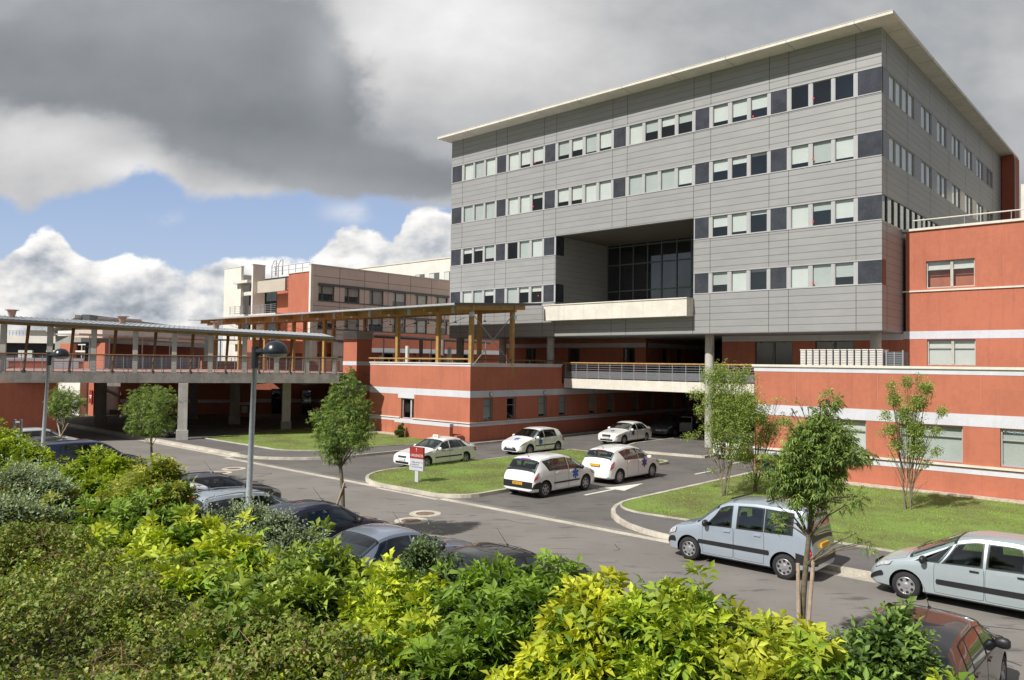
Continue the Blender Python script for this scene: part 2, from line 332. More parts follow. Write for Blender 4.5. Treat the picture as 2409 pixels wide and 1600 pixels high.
# big ground, road sheet
g = MB(); g.use(GRND); g.add([(-1500, -1500, -.06), (1500, -1500, -.06), (1500, 1500, -.06), (-1500, 1500, -.06)], [(0, 1, 2, 3)]); struct(g, 'ground')
g = MB(); g.use(ROAD); g.add([(-150, -36, 0), (70, -36, 0), (70, -22.7, 0), (-150, -22.7, 0)], [(0, 1, 2, 3)]); struct(g, 'road')
g = MB(); g.use(SIDE); g.add([(-150, -22.7, 0), (70, -22.7, 0), (70, 90, 0), (-150, 90, 0)], [(0, 1, 2, 3)]); struct(g, 'side_road')
# concrete gutter stripe over the mouths of the side road, and beside the kerbs
g = MB(); g.box(-27, -13.4, -23.33, -23.02, -.01, .006, KERB); g.box(-9.6, 70, -23.33, -23.02, -.01, .006, KERB); g.box(-13.4, -9.6, -23.5, -23.29, -.01, .006, KERB); g.box(-150, -27, -22.95, -22.66, -.01, .006, KERB)
struct(g, 'gutter')
def kerb(pts, wd=.16, h=.14, closed=False, mb=None):
    """ kerb stones swept along pts; the road lies to the left of the direction of travel """
    n = len(pts); L = []; Rr = []
    for i in range(n):
        p = Vector(pts[i]); q = Vector(pts[(i+1) % n]) if (closed or i < n-1) else p+(p-Vector(pts[i-1])); r = Vector(pts[i-1]) if (closed or i > 0) else p-(q-p)
        d1 = (p-r).normalized(); d2 = (q-p).normalized(); nn = Vector((-(d1+d2).y, (d1+d2).x)).normalized(); k_ = wd/max(.4, nn.dot(Vector((-d1.y, d1.x))))
        L.append(p); Rr.append(p-nn*k_)
    vs = []
    for p, q in zip(L, Rr): vs += [(p.x, p.y, -.1), (p.x+(q.x-p.x)*.12, p.y+(q.y-p.y)*.12, h), (q.x, q.y, h), (q.x, q.y, -.1)]
    fs = []
    for i in range(n if closed else n-1):
        j = (i+1) % n
        for k_ in range(3): fs.append((i*4+k_, j*4+k_, j*4+k_+1, i*4+k_+1))
    if not closed: fs += [(0, 1, 2, 3), ((n-1)*4+3, (n-1)*4+2, (n-1)*4+1, (n-1)*4)]
    mb = mb or MB(); mb.use(KERB); mb.add(vs, fs); return mb
kb = MB()
def offp(pts, d):
    out_ = []
    n = len(pts)
    for i in range(n):
        p = Vector(pts[i]); d1 = (p-Vector(pts[i-1])).normalized(); d2 = (Vector(pts[(i+1) % n])-p).normalized(); nn = Vector((-(d1+d2).y, (d1+d2).x)).normalized()
        out_.append(tuple(p+nn*d/max(.5, nn.dot(Vector((-d1.y, d1.x))))))
    return out_
# planted island (counter-clockwise outline, grass inside)
ISL = [(-16.2, -6.2)] + [(-16.35, -14)] + arc(-13.3, -19.6, 3.6, 180, 262, 8) + arc(-10.4, -21.55, 1.6, 280, 350, 5) + [(-8.82, -19.5), (-8.85, -9)] + arc(-9.6, -7.3, .75, 0, 80, 4)
ISLi = offp(ISL, .16)
kerb(ISL[::-1], closed=True, mb=kb)
dense(offp(ISL, .15), .12, LAWN, 'lawn_island')
# right pavement and lawn
OUT_R = [(-4.0, 30), (-4.0, -18.2)] + arc(.9, -18.1, 4.9, 182, 270, 9) + [(70, -23.0)]
kerb(OUT_R[::-1], wd=.17, mb=kb)
RW = [(-3.85, 30), (-3.85, -18.2)] + arc(.9, -18.1, 4.75, 182, 270, 9) + [(70, -22.85), (70, 30)]
dense(RW, .13, WALK, 'pavement')
LNR = [(-3.68, -7.6), (-3.72, -18.2)] + arc(-2.0, -18.9, 1.72, 180, 275, 6) + [(4.4, -20.2), (70, -20.2), (70, -7.6)]
kerb(LNR[:-1][::-1], wd=.07, h=.185, mb=kb)
dense(offp(LNR, .06), .165, LAWN, 'lawn_right')
GR = [(-3.6, -8.25), (-3.6, -7.56), (40, -7.56), (40, -8.3), (9, -8.35), (4, -8.15), (2, -8.4)]
struct(MB().prism(GR, .1, .20, GRAVEL), 'gravel_strip')
# left pavement and lawn
OUT_L = [(-150, -22.6), (-27.2, -22.6)] + arc(-27.2, -17.8, 4.8, 270, 360, 8) + [(-22.4, -8.2), (-22.45, 40)]
kerb(OUT_L[::-1], wd=.18, mb=kb)
LW = [(-150, -22.45), (-27.2, -22.45)] + arc(-27.2, -17.8, 4.65, 270, 360, 8) + [(-22.55, -8.2), (-22.6, 40), (-150, 40)]
dense(LW, .13, WALK, 'pavement_by_pavilion')
LNL = [(-36.6, -19.9), (-28.2, -19.9)] + arc(-28.2, -16.7, 3.2, 270, 350, 6) + [(-24.6, -12.5), (-23.5, -8.25), (-38.4, -8.25), (-38.6, -13)]
kerb(LNL[:11][::-1], wd=.07, h=.185, mb=kb)
dense(offp(LNL, .06), .165, LAWN, 'lawn_left')
struct(MB().prism([(-34.5, -9.1), (-29.5, -9.0), (-29.5, -8.21), (-34.5, -8.21)], .1, .205, GRAVEL), 'gravel_by_wall')
# bare soil under the walkway
struct(MB().prism([(-48, -16.5), (-39, -14), (-36, -9), (-36, 3), (-60, 3), (-58, -10)], -.1, .17, SOIL), 'soil_bed')
# paved island round the column
CI = [(-15.5, 34), (-15.7, 0.0), (-15.3, -1.4)] + arc(-12.6, -1.4, 2.6, 195, 250, 5) + [(-12.0, -3.8), (-8.7, -3.3), (-8.7, 34)]
kerb(CI[::-1], wd=.16, mb=kb); dense(offp(CI, .15), .125, SIDE, 'pavement_round_column')
struct(kb, 'kerb')
# arrow and dashes
g = MB(); g.use(PAINT)
g.box(-6.22, -6.08, -18.35, -16.25, -.01, .005); g.add([(-6.62, -16.3, .005), (-5.62, -16.25, .005), (-6.15, -13.9, .005)], [(0, 1, 2)])
g.box(-6.0, -5.88, -9.5, -7.9, -.01, .005); g.box(-6.6, -6.48, -4.4, -2.9, -.01, .005)
g.box(-33, -22.6, -30.0, -29.9, -.01, .004)
for q in range(14): a_ = 11.5-q*2.6; g.box(a_-.05, a_+.05, -34.6, -30.2, -.01, .0045)
struct(g, 'road_marking')
ck = MB().use(mat('crack', (.035, .033, .031), .95, 0)); rc = random.Random(3)
for i in range(34):
    main = i % 2 == 0; a = rc.uniform(-30, 12) if main else rc.choice([rc.uniform(-22, -17), rc.uniform(-8.5, -4.5)]); b = rc.uniform(-29.5, -23.8) if main else rc.uniform(-21, 2); th = rc.uniform(0, 6.28); wd = rc.uniform(.008, .022); pl = [(a, b)]
    for q in range(rc.randint(5, 14)): th += rc.uniform(-.7, .7); a += math.cos(th)*.22; b += math.sin(th)*.16; pl.append((a, b))
    if any(not (-29.9 < y < -23.5) if main else not ((-22.2 < x < -16.9 or -8.7 < x < -4.2) and -22.4 < y) for x, y in pl): continue
    for (x0, y0), (x1, y1) in zip(pl[:-1], pl[1:]):
        d = Vector((x1-x0, y1-y0)).normalized()*wd; ck.add([(x0-d.y, y0+d.x, .003), (x0+d.y, y0-d.x, .003), (x1+d.y, y1-d.x, .003), (x1-d.y, y1+d.x, .003)], [(0, 1, 2, 3)])
struct(ck, 'road_crack')
for i, (a, b) in enumerate([(-22.73, -24.95), (-21.9, -26.1), (-7.81, -25.6), (-7.22, -26.75)]):
    r = thing('manhole_cover', ['round rusty drain cover in a white ring beyond the black estate car, the farther one', 'round rusty drain cover in a white ring just past the black estate car roof', 'round drain cover in a white ring on the road, the farther of the middle pair', 'round drain cover in a white ring, the nearer of the middle pair on the road'][i], 'manhole', SM(a, b), group='drain covers in the main road')
    MB().lathe([(.34, .0), (.34, .012), (.56, .012), (.57, 0)], n=32, m_=KERB).build('ring', r)
    MB().lathe([(.001, .010), (.335, .010), (.34, 0)], n=32, m_=mat('rusty_iron', (.20, .13, .09), .8, .35, 8, vs2=40, bump=.8)).build('cover', r)
# bank behind the parking bays
N = 60; bk = MB(); bk.use(mat('bank_soil', (.045, .045, .018), .95, .35, 2.5, bump=.6)); vs = []; fs = []
def bankz(a, b):
    s_ = min(1, max(0, (-35.3-b)/3.2)); s_ = s_*s_*(3-2*s_); return -.05+2.45*s_+.12*math.sin(a*.7+b)*s_
na, nb = 90, 24
for i in range(na):
    for j in range(nb):
        a = -110+200*i/(na-1); b = -35.2-18*(j/(nb-1))**1.3; vs.append((a, b, bankz(a, b)))
for i in range(na-1):
    for j in range(nb-1): fs.append((i*nb+j, i*nb+j+1, (i+1)*nb+j+1, (i+1)*nb+j))
bk.add(vs, fs); o = struct(bk, 'embankment', smooth=True, fix=False)
o.data.flip_normals() if hasattr(o.data, 'flip_normals') else None

# ---------------------------------------------------------------- grey building
GB = thing('office_building', 'large grey clad block with four rows of windows on round pillars', 'building')
WT = .28
ROWS = [(9.93, 11.30), (13.42, 14.85), (16.93, 18.37), (20.42, 21.88)]
AL, AR, ZB, ZT, BD = -34.0, 0.0, 7.4, 24.03, 34.0
LO = (-22.62, -11.30)                                     # loggia opening
seq = [(-33.9, -32.76, 'd'), (-32.52, -31.42, 'w'), (-31.27, -30.2, 'w'), (-30.03, -28.93, 'w'), (-28.73, -27.77, 'd'), (-27.53, -26.43, 'w'), (-26.28, -25.24, 'w'), (-25.03, -23.95, 'w'), (-23.77, -22.79, 'd'),
       (-22.55, -21.48, 'w'), (-21.27, -20.25, 'w'), (-20.03, -19.0, 'w'), (-18.8, -17.73, 'w'), (-17.54, -16.55, 'd'), (-16.3, -15.2, 'w'), (-15.02, -13.98, 'w'), (-13.78, -12.71, 'w'), (-12.51, -11.44, 'w'), (-11.22, -10.26, 'd'),
       (-10.03, -8.96, 'w'), (-8.74, -7.71, 'w'), (-7.52, -6.43, 'w'), (-6.22, -5.25, 'd'), (-5.02, -3.96, 'w'), (-3.76, -2.67, 'w'), (-2.5, -1.45, 'w'), (-1.24, -.02, 'd')]
clad = MB().use(CLAD)
# horizontal bands of the front
zs = [ZB]+[z for r in ROWS for z in r]+[ZT]
for i in range(0, len(zs), 2):
    z0, z1 = zs[i], zs[i+1]
    if z1 < 14.86:
        if i == 0: clad.box(AL, AR, 0, WT, z0, 9.0); clad.box(AL, LO[0], 0, WT, 9.0, z1); clad.box(LO[1], AR, 0, WT, 9.0, z1)
        else: clad.box(AL, LO[0], 0, WT, z0, z1); clad.box(LO[1], AR, 0, WT, z0, z1)
    else: clad.box(AL, AR, 0, WT, z0, z1)
# side wall bands (right), left and back walls
SIDEW = [(1.38, 2.34, 3.0), (3.82, 4.9, 0), (5.02, 6.48, 0)]
for i in range(0, len(zs), 2): clad.box(-WT, 0, WT, BD, zs[i], zs[i+1])
clad.box(-WT, 0, WT, BD, ROWS[0][0], ROWS[0][1])
clad.box(AL, AL+WT, WT, BD, ZB, ZT); clad.box(AL, AR, BD, BD+.3, ZB, ZT)
clad.use(CLAD).box(AL+.05, AR-.05, .05, BD, ZB-.02, ZB+.25)
# dark vertical joints, slightly proud of the boards
jt = clad.use(JOINT)
for x in (-32.64, -28.83, -27.65, -23.86, -22.67, -17.63, -16.42, -11.33, -10.14, -6.32, -5.13, -1.34):
    for i in range(0, len(zs), 2):
        z0, z1 = zs[i], zs[i+1]
        if LO[0]+.1 < x < LO[1]-.1 and z1 < 15: 
            if i == 0: z1 = 9.0
            else: continue
        jt.box(x-.014, x+.014, -.004, .02, z0+.03, z1-.03)
for y in (.9, 5.0, 10, 15, 20, 25, 30):
    for i in range(0, len(zs), 2): jt.box(-.02, .004, y-.014, y+.014, zs[i]+.03, zs[i+1]-.03)
wall = clad.build('wall', GB)
# strips: light mullions
fm = MB().use(FRAME); winl = []; dark = []
for ri, (z0, z1) in enumerate(ROWS):
    cur = AL
    for (x0, x1, kd) in seq:
        if ri < 2 and LO[0]-.3 < (x0+x1)/2 < LO[1]:
            if cur < LO[0]: fm.box(cur, LO[0]-.02, .012, .14, z0, z1)
            cur = LO[1]; continue
        if x0 > cur+.01: fm.box(max(cur, AL), x0, .012, .14, z0, z1)
        cur = x1
        (winl if kd == 'w' else dark).append((x0, x1, z0, z1))
    fm.box(AL, AR if ri > 1 else LO[0], -.02, .10, z1-.05, z1); fm.box(AL, AR if ri > 1 else LO[0], -.03, .10, z0, z0+.05)
    if ri < 2: fm.box(LO[1], AR, -.02, .10, z1-.05, z1); fm.box(LO[1], AR, -.03, .10, z0, z0+.05)
fm.build('mullion_strip', GB)
# window prototype: size 1.06 x 1.33, origin at lower left, pane at y=.1
def make_window(w_, h_, fr=.035, frm=FRAME, depth=.1, glz=GLASS, mull=None, trans=None):
    m_ = MB().use(frm); m_.box(0, w_, 0, .07, 0, fr); m_.box(0, w_, 0, .07, h_-fr, h_); m_.box(0, fr, 0, .07, fr, h_-fr); m_.box(w_-fr, w_, 0, .07, fr, h_-fr)
    if mull: m_.box(w_*mull-.07, w_*mull+.07, -.02, .07, fr, h_-fr)
    if trans:
        m_.box(fr, w_-fr, 0.005, .065, h_*trans-.02, h_*trans+.02)
    p_ = MB().use(glz); p_.add([(fr, .05, fr), (w_-fr, .05, fr), (w_-fr, .05, h_-fr), (fr, .05, h_-fr)], [(0, 1, 2, 3)])
    return m_, p_
fmb, pmb = make_window(1.06, 1.34); W0 = fmb.build('window', GB); P0 = pmb.build('pane', W0)
BL = {}
def blind(parent, w_, h_, frac, cache=True, y=.12, mt=None):
    if frac <= 0: return
    if mt is None and random.random() < .3: mt = MATS.get('dim_blind')
    key = (round(w_, 2), round(h_, 2), round(frac, 2), str(mt))
    if key in BL: o = BL[key].copy(); COL.objects.link(o); o.parent = parent; return o
    b = MB().use(mt or BLIND); b.add([(.04, y, h_-h_*frac), (w_-.04, y, h_-h_*frac), (w_-.04, y, h_-.03), (.04, y, h_-.03)], [(0, 1, 2, 3)]); b.box(.04, w_-.04, y-.01, y+.02, h_-h_*frac-.03, h_-h_*frac)
    o = b.build('blind', parent); BL[key] = o; return o
# blind drop per window, read off the photo; rows from the bottom
drops = {3: [1, 1, 1, .95, .78, .75, .72, .6, .85, .8, 1, .52, .4, .42, .75, .7, .55, 0, 0, 0],
         2: [1, 1, 1, 1, 1, .25, .7, .72, 1, 1, 1, 1, 1, .82, .5, .3, .1, .75, .86, .84],
         1: [.3, .2, .75, 0, 1, 1, .5, .82, .15, 1, .32, .75],
         0: [1, 1, .35, 1, .3, .3, .6, 1, .1, 1, 1, .6]}
BL2 = mat('dim_blind', (.44, .47, .45), .8, .05, 1.2)
cnt = {}
first = True
for (x0, x1, z0, z1) in winl:
    ri = [i for i, r in enumerate(ROWS) if abs(r[0]-z0) < .01][0]; k_ = cnt.get(ri, 0); cnt[ri] = k_+1
    if first: wn = W0; wn.matrix_local = Matrix.Translation((x0, .03, z0+.05)) @ Matrix.Diagonal(((x1-x0)/1.06, 1, 1, 1)); first = False
    else: wn = inst(W0, GB, Matrix.Translation((x0, .03, z0+.05)) @ Matrix.Diagonal(((x1-x0)/1.06, 1, (z1-z0-.1)/1.34, 1))); pn = P0.copy(); COL.objects.link(pn); pn.parent = wn
    dl = drops[ri]; blind(wn, 1.06, 1.34, dl[k_] if k_ < len(dl) else .7)
for (x0, x1, z0, z1) in dark:
    MB().box(x0, x1+(.02 if x1 > -.1 else 0), -.008, .12, z0+.05, z1-.05, PANEL).build('spandrel_panel', GB)
# right side windows: rows 2 and 3 (zero based), glazed strip in row 1
nside = 0
sg = [(1.38, 4), (7.95, 2), (11.85, 2), (15.85, 2), (19.8, 2), (23.8, 2), (27.65, 2)]
for ri in (2, 3):
    z0, z1 = ROWS[ri]; cur = WT
    for (y0, n_) in sg:
        MB().box(-.12, -.01, cur, y0, z0, z1, PANEL).build('spandrel_panel', GB); yy = y0
        for q in range(n_):
            wn = inst(W0, GB, Matrix.Translation((-.03, yy, z0)) @ Matrix.Rotation(math.pi/2, 4, 'Z') @ Matrix.Diagonal((1.2/1.06, 1, (z1-z0)/1.34, 1)))
            pn = P0.copy(); COL.objects.link(pn); pn.parent = wn; blind(wn, 1.06, 1.34, .97); yy += 1.27
        cur = yy-.07
    MB().use(CLAD).box(-WT, 0, cur, BD, z0, z1).build('side_wall', GB)
z0, z1 = ROWS[1]
sg_ = MB().use(FRAMED)
for q in range(26): sg_.box(-.1, .02, .9+q*1.2, .98+q*1.2, z0, z1)
sg_.use(GLASSD).add([(-.05, .05, z0), (-.05, BD, z0), (-.05, BD, z1), (-.05, .05, z1)], [(0, 1, 2, 3)]).build('side_glazing', GB)
MB().box(-.02, .008, .1, .72, 9.93, 11.3, BROWNP).build('brown_panel', GB)
# dark interior shell
it = MB().use(DARK); z = [9.0, 12.5, 16.0, 19.4, 23.0]
it.box(AL+.3, AR-.3, 1.1, 1.2, 15.2, 23.9); it.box(AL+.3, LO[0]-.3, 1.1, 1.2, 7.7, 15.2); it.box(LO[1]+.3, AR-.3, 1.1, 1.2, 7.7, 15.2); it.box(-1.3, -1.2, 1.2, BD-.3, 7.7, 23.9)
for zz in (9.3, 12.9, 16.2, 19.8, 23.2): it.box(AL+.3, LO[0]-.28, .3, 1.1, zz, zz+.1) if zz < 15 else it.box(AL+.3, AR-.3, .3, 1.1, zz, zz+.1)
for zz in (9.3, 12.9): it.box(LO[1]+.28, AR-.3, .3, 1.1, zz, zz+.1)
it.build('interior', GB)
# red stickers and a plant pot on window panes
st = MB().use(mat('red_sticker', (.75, .03, .02), .5, 0))
for (x, zz) in [(-7.35, 20.62), (-3.7, 17.35), (-3.7, 13.75), (-3.7, 10.2), (-3.7, 20.9), (-24.9, 17.35), (-24.8, 20.7), (-25.2, 13.7), (-24.3, 10.5)]: st.lathe([(.001, 0), (.055, 0), (.055, .01)], n=12, c=(x, .045, zz)) if False else st.box(x-.05, x+.05, .03, .045, zz-.05, zz+.05)
st.build('sticker', GB)
# roof slab
rf = MB().use(CREAM); rf.box(AL-.35, AR+.95, -1.35, BD+2.0, 24.0, 24.2)
sj = rf.use(JOINT)
for x in np.arange(-31, 0, 3.75): sj.box(x-.01, x+.01, -1.353, -.02, 23.997, 24.19)
for y in np.arange(1, 34, 2.9): sj.box(.02, .953, y-.01, y+.01, 23.997, 24.19)
sj.box(AL-.35, AR+.95, -1.36, -1.351, 24.155, 24.165); rf.build('roof', GB)
# loggia
D = 6.63
MB().use(CLAD).box(LO[0]-.25, LO[0], WT, D, 9.0, 14.86).build('loggia_side_wall', GB); MB().use(CLAD).box(LO[1], LO[1]+.25, WT, D, 9.0, 14.86).build('loggia_side_wall', GB)
lp = MB().use(PANEL)
for (z0, z1) in ROWS[:2]: lp.box(LO[0]-.02, LO[0]+.006, .02, .97, z0+.03, z1); lp.box(LO[1]-.006, LO[1]+.02, .02, .97, z0+.03, z1)
lp.build('loggia_side_panel', GB)
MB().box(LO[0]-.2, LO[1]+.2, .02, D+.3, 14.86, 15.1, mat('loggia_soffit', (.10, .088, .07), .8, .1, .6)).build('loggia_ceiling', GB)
MB().box(LO[0]-.2, LO[1]+.2, .02, D+.3, 8.75, 9.0, CONC).build('loggia_floor', GB)
gz = MB().use(FRAMED)
for i, x in enumerate([-22.55, -21.38, -20.13, -18.83, -17.6, -16.3, -15.07, -13.82, -12.57, -11.4]): gz.box(x-.05, x+.05, D-.08, D+.03, 9.0, 14.86)
for zz in (11.18, 13.27, 14.70): gz.box(LO[0], LO[1], D-.07, D+.02, zz-.05, zz+.05)
gz.build('loggia_frame', GB)
MB().use(GLASSD).add([(LO[0], D-.02, 9), (LO[1], D-.02, 9), (LO[1], D-.02, 14.86), (LO[0], D-.02, 14.86)], [(0, 1, 2, 3)]).build('loggia_glazing', GB)
MB().box(LO[0], LO[1], D+2.5, D+2.6, 9, 15, DARK).build('loggia_interior', GB)
bc = MB().use(CREAM); x0, x1 = -22.98, -11.28
bc.box(x0, x1, -.88, -.72, 8.52, 9.62); bc.box(x1-.16, x1, -.72, 0, 8.52, 9.62); bc.box(x0, x0+.16, -.72, 0, 8.52, 9.62); bc.box(x0+.16, x1-.16, -.72, 0, 8.52, 8.7)
bcy = bc.build('balcony', GB)
MB().use(CREAM).box(x0-.08, x1+.03, -.93, -.70, 9.62, 9.69).box(x1-.18, x1+.03, -.70, 0.0, 9.62, 9.69).build('coping', bcy)
# pillars
for (a, zt) in [(-34.1, 7.4), (-24.2, 7.4), (-10.9, 7.4), (-.75, 7.4)]:
    b = 1.45; z0 = 4.3 if a < -20 or a > -5 else 0.1
    MB().tube([(a, b, z0), (a, b, 7.42)], .29, 24, CONCL, caps=False).build('pillar', GB, smooth=True)
MB().tube([(-29.2, 1.45, 4.3), (-29.2, 1.45, 7.42)], .29, 20, CONCL, caps=False).build('pillar', GB, smooth=True)

# stair block at the far end of the grey block
SB = thing('stair_tower', 'tall dark red block closing the far end of the grey building', 'tower')
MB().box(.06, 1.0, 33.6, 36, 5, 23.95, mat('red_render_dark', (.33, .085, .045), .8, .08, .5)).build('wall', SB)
MB().box(.98, 1.02, 33.58, 33.9, 5, 23.9, DKGREY).build('edge_strip', SB)

# ---------------------------------------------------------------- red blocks
def bands(mb, kind, x0, x1, y, lst):
    for z0, z1, m_, pr in lst: mb.box(x0, x1, y-pr, y+.05, z0, z1, m_)
def wall_holes(mb, m_, x0, x1, y0, y1, z0, z1, holes, axis='x'):
    """ wall from x0..x1 with rectangular openings (hx0,hx1,hz0,hz1), built of boxes butted end to end """
    hs = sorted(holes); cur = x0
    def bx(a, b, c_, d):
        if b-a > 1e-4 and d-c_ > 1e-4: mb.box(a, b, y0, y1, c_, d, m_) if axis == 'x' else mb.box(y0, y1, a, b, c_, d, m_)
    for (h0, h1, g0, g1) in hs: bx(cur, h0, z0, z1); bx(h0, h1, z0, g0); bx(h0, h1, g1, z1); cur = h1
    bx(cur, x1, z0, z1)
def put_window(parent, x, y, z, w_, h_, ax='x', frm=FRAME, mull=None, trans=None, bl=.0, glz=GLASS, wall_d=1.0, bmat=None):
    f_, p_ = make_window(w_, h_, .06, frm, glz=glz, mull=mull, trans=trans); M = Matrix.Translation((x, y, z))
    if ax == 'y': M = M @ Matrix.Rotation(math.pi/2, 4, 'Z')
    wn = f_.build('window', parent, M=M); p_.build('pane', wn)
    if bl: blind(wn, w_, h_, bl, mt=bmat)
    bk_ = MB().use(DARK); e = .01; bk_.add([(-e, .08, -e), (w_+e, .08, -e), (w_+e, .08, h_+e), (-e, .08, h_+e), (-e, wall_d, -e), (w_+e, wall_d, -e), (w_+e, wall_d, h_+e), (-e, wall_d, h_+e)], [(4, 5, 6, 7), (0, 1, 5, 4), (1, 2, 6, 5), (2, 3, 7, 6), (3, 0, 4, 7)]); bk_.build('room', wn)
    return wn
RT = thing('ward_building', 'tall plain red rendered block right of the grey building with a pale coping', 'building')
m_ = MB(); BW = 3.8
hol = [(1.24, 3.64, 9.92, 11.46), (1.28, 3.66, 5.58, 7.03), (8.2, 10.6, 9.92, 11.46), (8.2, 10.6, 5.58, 7.03), (14.2, 16.6, 9.92, 11.46), (14.2, 16.6, 5.58, 7.03)]
wall_holes(m_, RED, .18, 40, BW, BW+.4, 4.3, 5.57, []); wall_holes(m_, RED, .18, 40, BW, BW+.4, 5.57, 7.06, [h for h in hol if h[2] < 6])
wall_holes(m_, RED, .18, 40, BW, BW+.4, 7.06, 13.25, [h for h in hol if h[2] > 6])
m_.build('wall', RT)
MB().box(.19, 40, BW+.5, BW+22, 4.3, 13.05, RED).box(.25, 40, BW+.5, BW+22, 13.05, 13.1, mat('roof_gravel', (.13, .125, .115), .95, .2, 3)).build('core_wall', RT)
m_ = MB(); m_.box(.05, 40, BW-.012, BW+.02, 7.065, 7.50, LILAC); m_.build('band', RT)
MB().box(.02, 40, BW-.07, BW+.10, 9.74, 9.83, CREAM).build('string_course', RT)
MB().box(.02, 40, BW-.10, BW+.5, 13.25, 13.38, CREAM).build('coping', RT)
for h in hol: put_window(RT, h[0], BW+.12, h[2]+.01, h[1]-h[0], h[3]-h[2]-.02, mull=.53, trans=.68, bl=(.98 if h[0] != 1.24 else .3), frm=CONCL)
rl = MB().use(RAILM)
for x in np.arange(.9, 40, 2.2): rl.tube([(x, BW+.3, 13.38), (x, BW+.3, 13.9)], .022, 6)
rl.tube([(.5, BW+.3, 13.9), (40, BW+.3, 13.9)], .035, 6, CREAM); rl.build('railing', RT)
# red wall below the grey block (same line)
UW = thing('recessed_wall', 'shaded red wall with two wide windows set back under the grey block', 'wall')
m_ = MB(); uh = [(-8.9, -6.4, 4.9, 7.0), (-5.0, -2.66, 4.9, 7.0)]
wall_holes(m_, RED, -11.2, .17, BW, BW+.4, 4.3, 7.38, uh); m_.build('wall', UW); MB().box(-11.2, .04, BW-.012, BW+.02, 7.02, 7.37, LILAC).build('band', UW)
for h in uh: put_window(UW, h[0], BW+.1, h[2], h[1]-h[0], h[3]-h[2], mull=.5, bl=.0, frm=FRAMED)
# low wing in front, right
RWG = thing('low_wing', 'long two storey red wing with pale bands behind the right lawn', 'building')
BF = -7.54; m_ = MB()
wins = [(-1.2, 1.5, 1.46, 3.0), (2.87, 5.33, 1.46, 3.0), (6.66, 9.2, 1.46, 3.0), (10.6, 13.1, 1.46, 3.0), (14.5, 17, 1.46, 3.0)]
wall_holes(m_, RED, -3.76, 40, BF, BF+.35, 0, 5.38, wins); m_.box(-3.76, -3.41, BF+.35, 3.7, 0, 5.38, RED)
m_.build('wall', RWG)
m_ = MB()
m_.box(-3.79, 40, BF-.014, BF+.01, 5.15, 5.38, LILAC); m_.box(-3.79, 40, BF-.014, BF+.01, 3.02, 3.52, LILAC); m_.box(-3.79, 40, BF-.014, BF+.01, 1.05, 1.28, LILAC); m_.build('band', RWG)
m_ = MB(); m_.box(-3.88, 40, BF-.08, BF+.45, 5.38, 5.49, CREAM); m_.box(-3.88, -3.35, BF+.45, 3.7, 5.38, 5.49, CREAM); m_.box(-3.8, 40, BF-.10, BF+.0, 1.33, 1.42, CREAM); m_.build('coping', RWG)
for i, h in enumerate(wins): put_window(RWG, h[0], BF+.13, h[2]+.01, h[1]-h[0], h[3]-h[2]-.02, trans=.70, bl=.97, frm=FRAME)
MB().box(-3.4, 40, BF+.36, 3.75, 4.15, 4.3, CONC).build('roof', RWG)
jl = m0 = MB().use(mat('render_joint', (.50, .22, .15), .8, 0))
for x in (-1.7, 2.0, 6.0): jl.box(x-.012, x+.012, BF-.016, BF+.0, 3.9, 5.15)
jl.build('joint', RWG)
# row of louvred units on the wing roof
ORD = ['leftmost', 'second', 'third', 'fourth', 'fifth', 'sixth', 'seventh', 'eighth', 'ninth', 'tenth', 'eleventh', 'twelfth']
for i in range(12):
    x = -3.1+i*.345*1.02; r = thing('louvred_unit', ORD[i]+' white slatted cabinet from the left behind the wing parapet', 'cabinet', SM(x, -3.0, 4.3), group='row of slatted cabinets on the wing roof')
    MB().box(-.14, .14, 0, .9, 0, 1.98, STEEL).build('body', r)
    m_ = MB().use(WHITE)
    for q in range(22): m_.box(-.125, .125, -.035, -.005, .1+q*.085, .155+q*.085)
    m_.build('grille', r); MB().box(-.15, .15, -.05, .92, 1.98, 2.03, WHITE).build('lid', r)
r = thing('dark_cabinet', 'dark grated metal cabinet at the right end of the slatted row', 'cabinet', SM(1.35, -3.0, 4.3))
MB().box(-.28, .5, 0, .9, 0, 1.9, DKGREY).build('body', r); m_ = MB().use(RAILM); m_.box(-.3, -.24, -.06, .0, 0, 1.98); m_.box(.46, .52, -.06, 0, 0, 1.98); m_.box(.08, .13, -.06, 0, 0, 1.9)
for q in range(20): m_.box(-.24, .46, -.03, -.002, .08+q*.09, .10+q*.09)
m_.build('grille', r)
# ---------------------------------------------------------------- pavilion
PV = thing('pavilion', 'two storey red corner pavilion with lilac bands and a roof terrace', 'building')
A0, A1, BP = -33.9, -23.15, -8.2; m_ = MB()
wall_holes(m_, RED, A0, A1, BP, BP+.35, 0, 5.28, [(-30.2, -28.8, 1.30, 2.77)])
ph = []
for y in (-6.95, -4.58, -1.17, 1.25, 5.05, 7.55, 11.2, 13.7, 17.2, 19.7): ph.append((y, y+.96, 1.47, 2.97))
ph = [h if h[0] < 16 else (h[0], h[0]+1.2, .14, 2.9) for h in ph]
wall_holes(m_, RED, BP+.35, 28, A1-.35, A1, 0, 5.28 if False else 3.9, ph, axis='y'); m_.box(A1-.35, A1, BP+.35, 1.55, 3.9, 5.28, RED)
m_.box(A0, A0+.35, BP+.35, 28, 0, 5.28, RED); m_.box(A0, A1, 28, 28.3, 0, 4.3, RED); m_.build('wall', PV)
m_ = MB()
def two(mb, z0, z1, pr, mt, yend):
    mb.box(A0-pr, A1+pr, BP-pr, BP+.0, z0, z1, mt); mb.box(A1, A1+pr, BP+.0, yend, z0, z1, mt)
two(m_, 5.12, 5.29, .013, LILAC, 1.5); m_.build('band_top', PV)
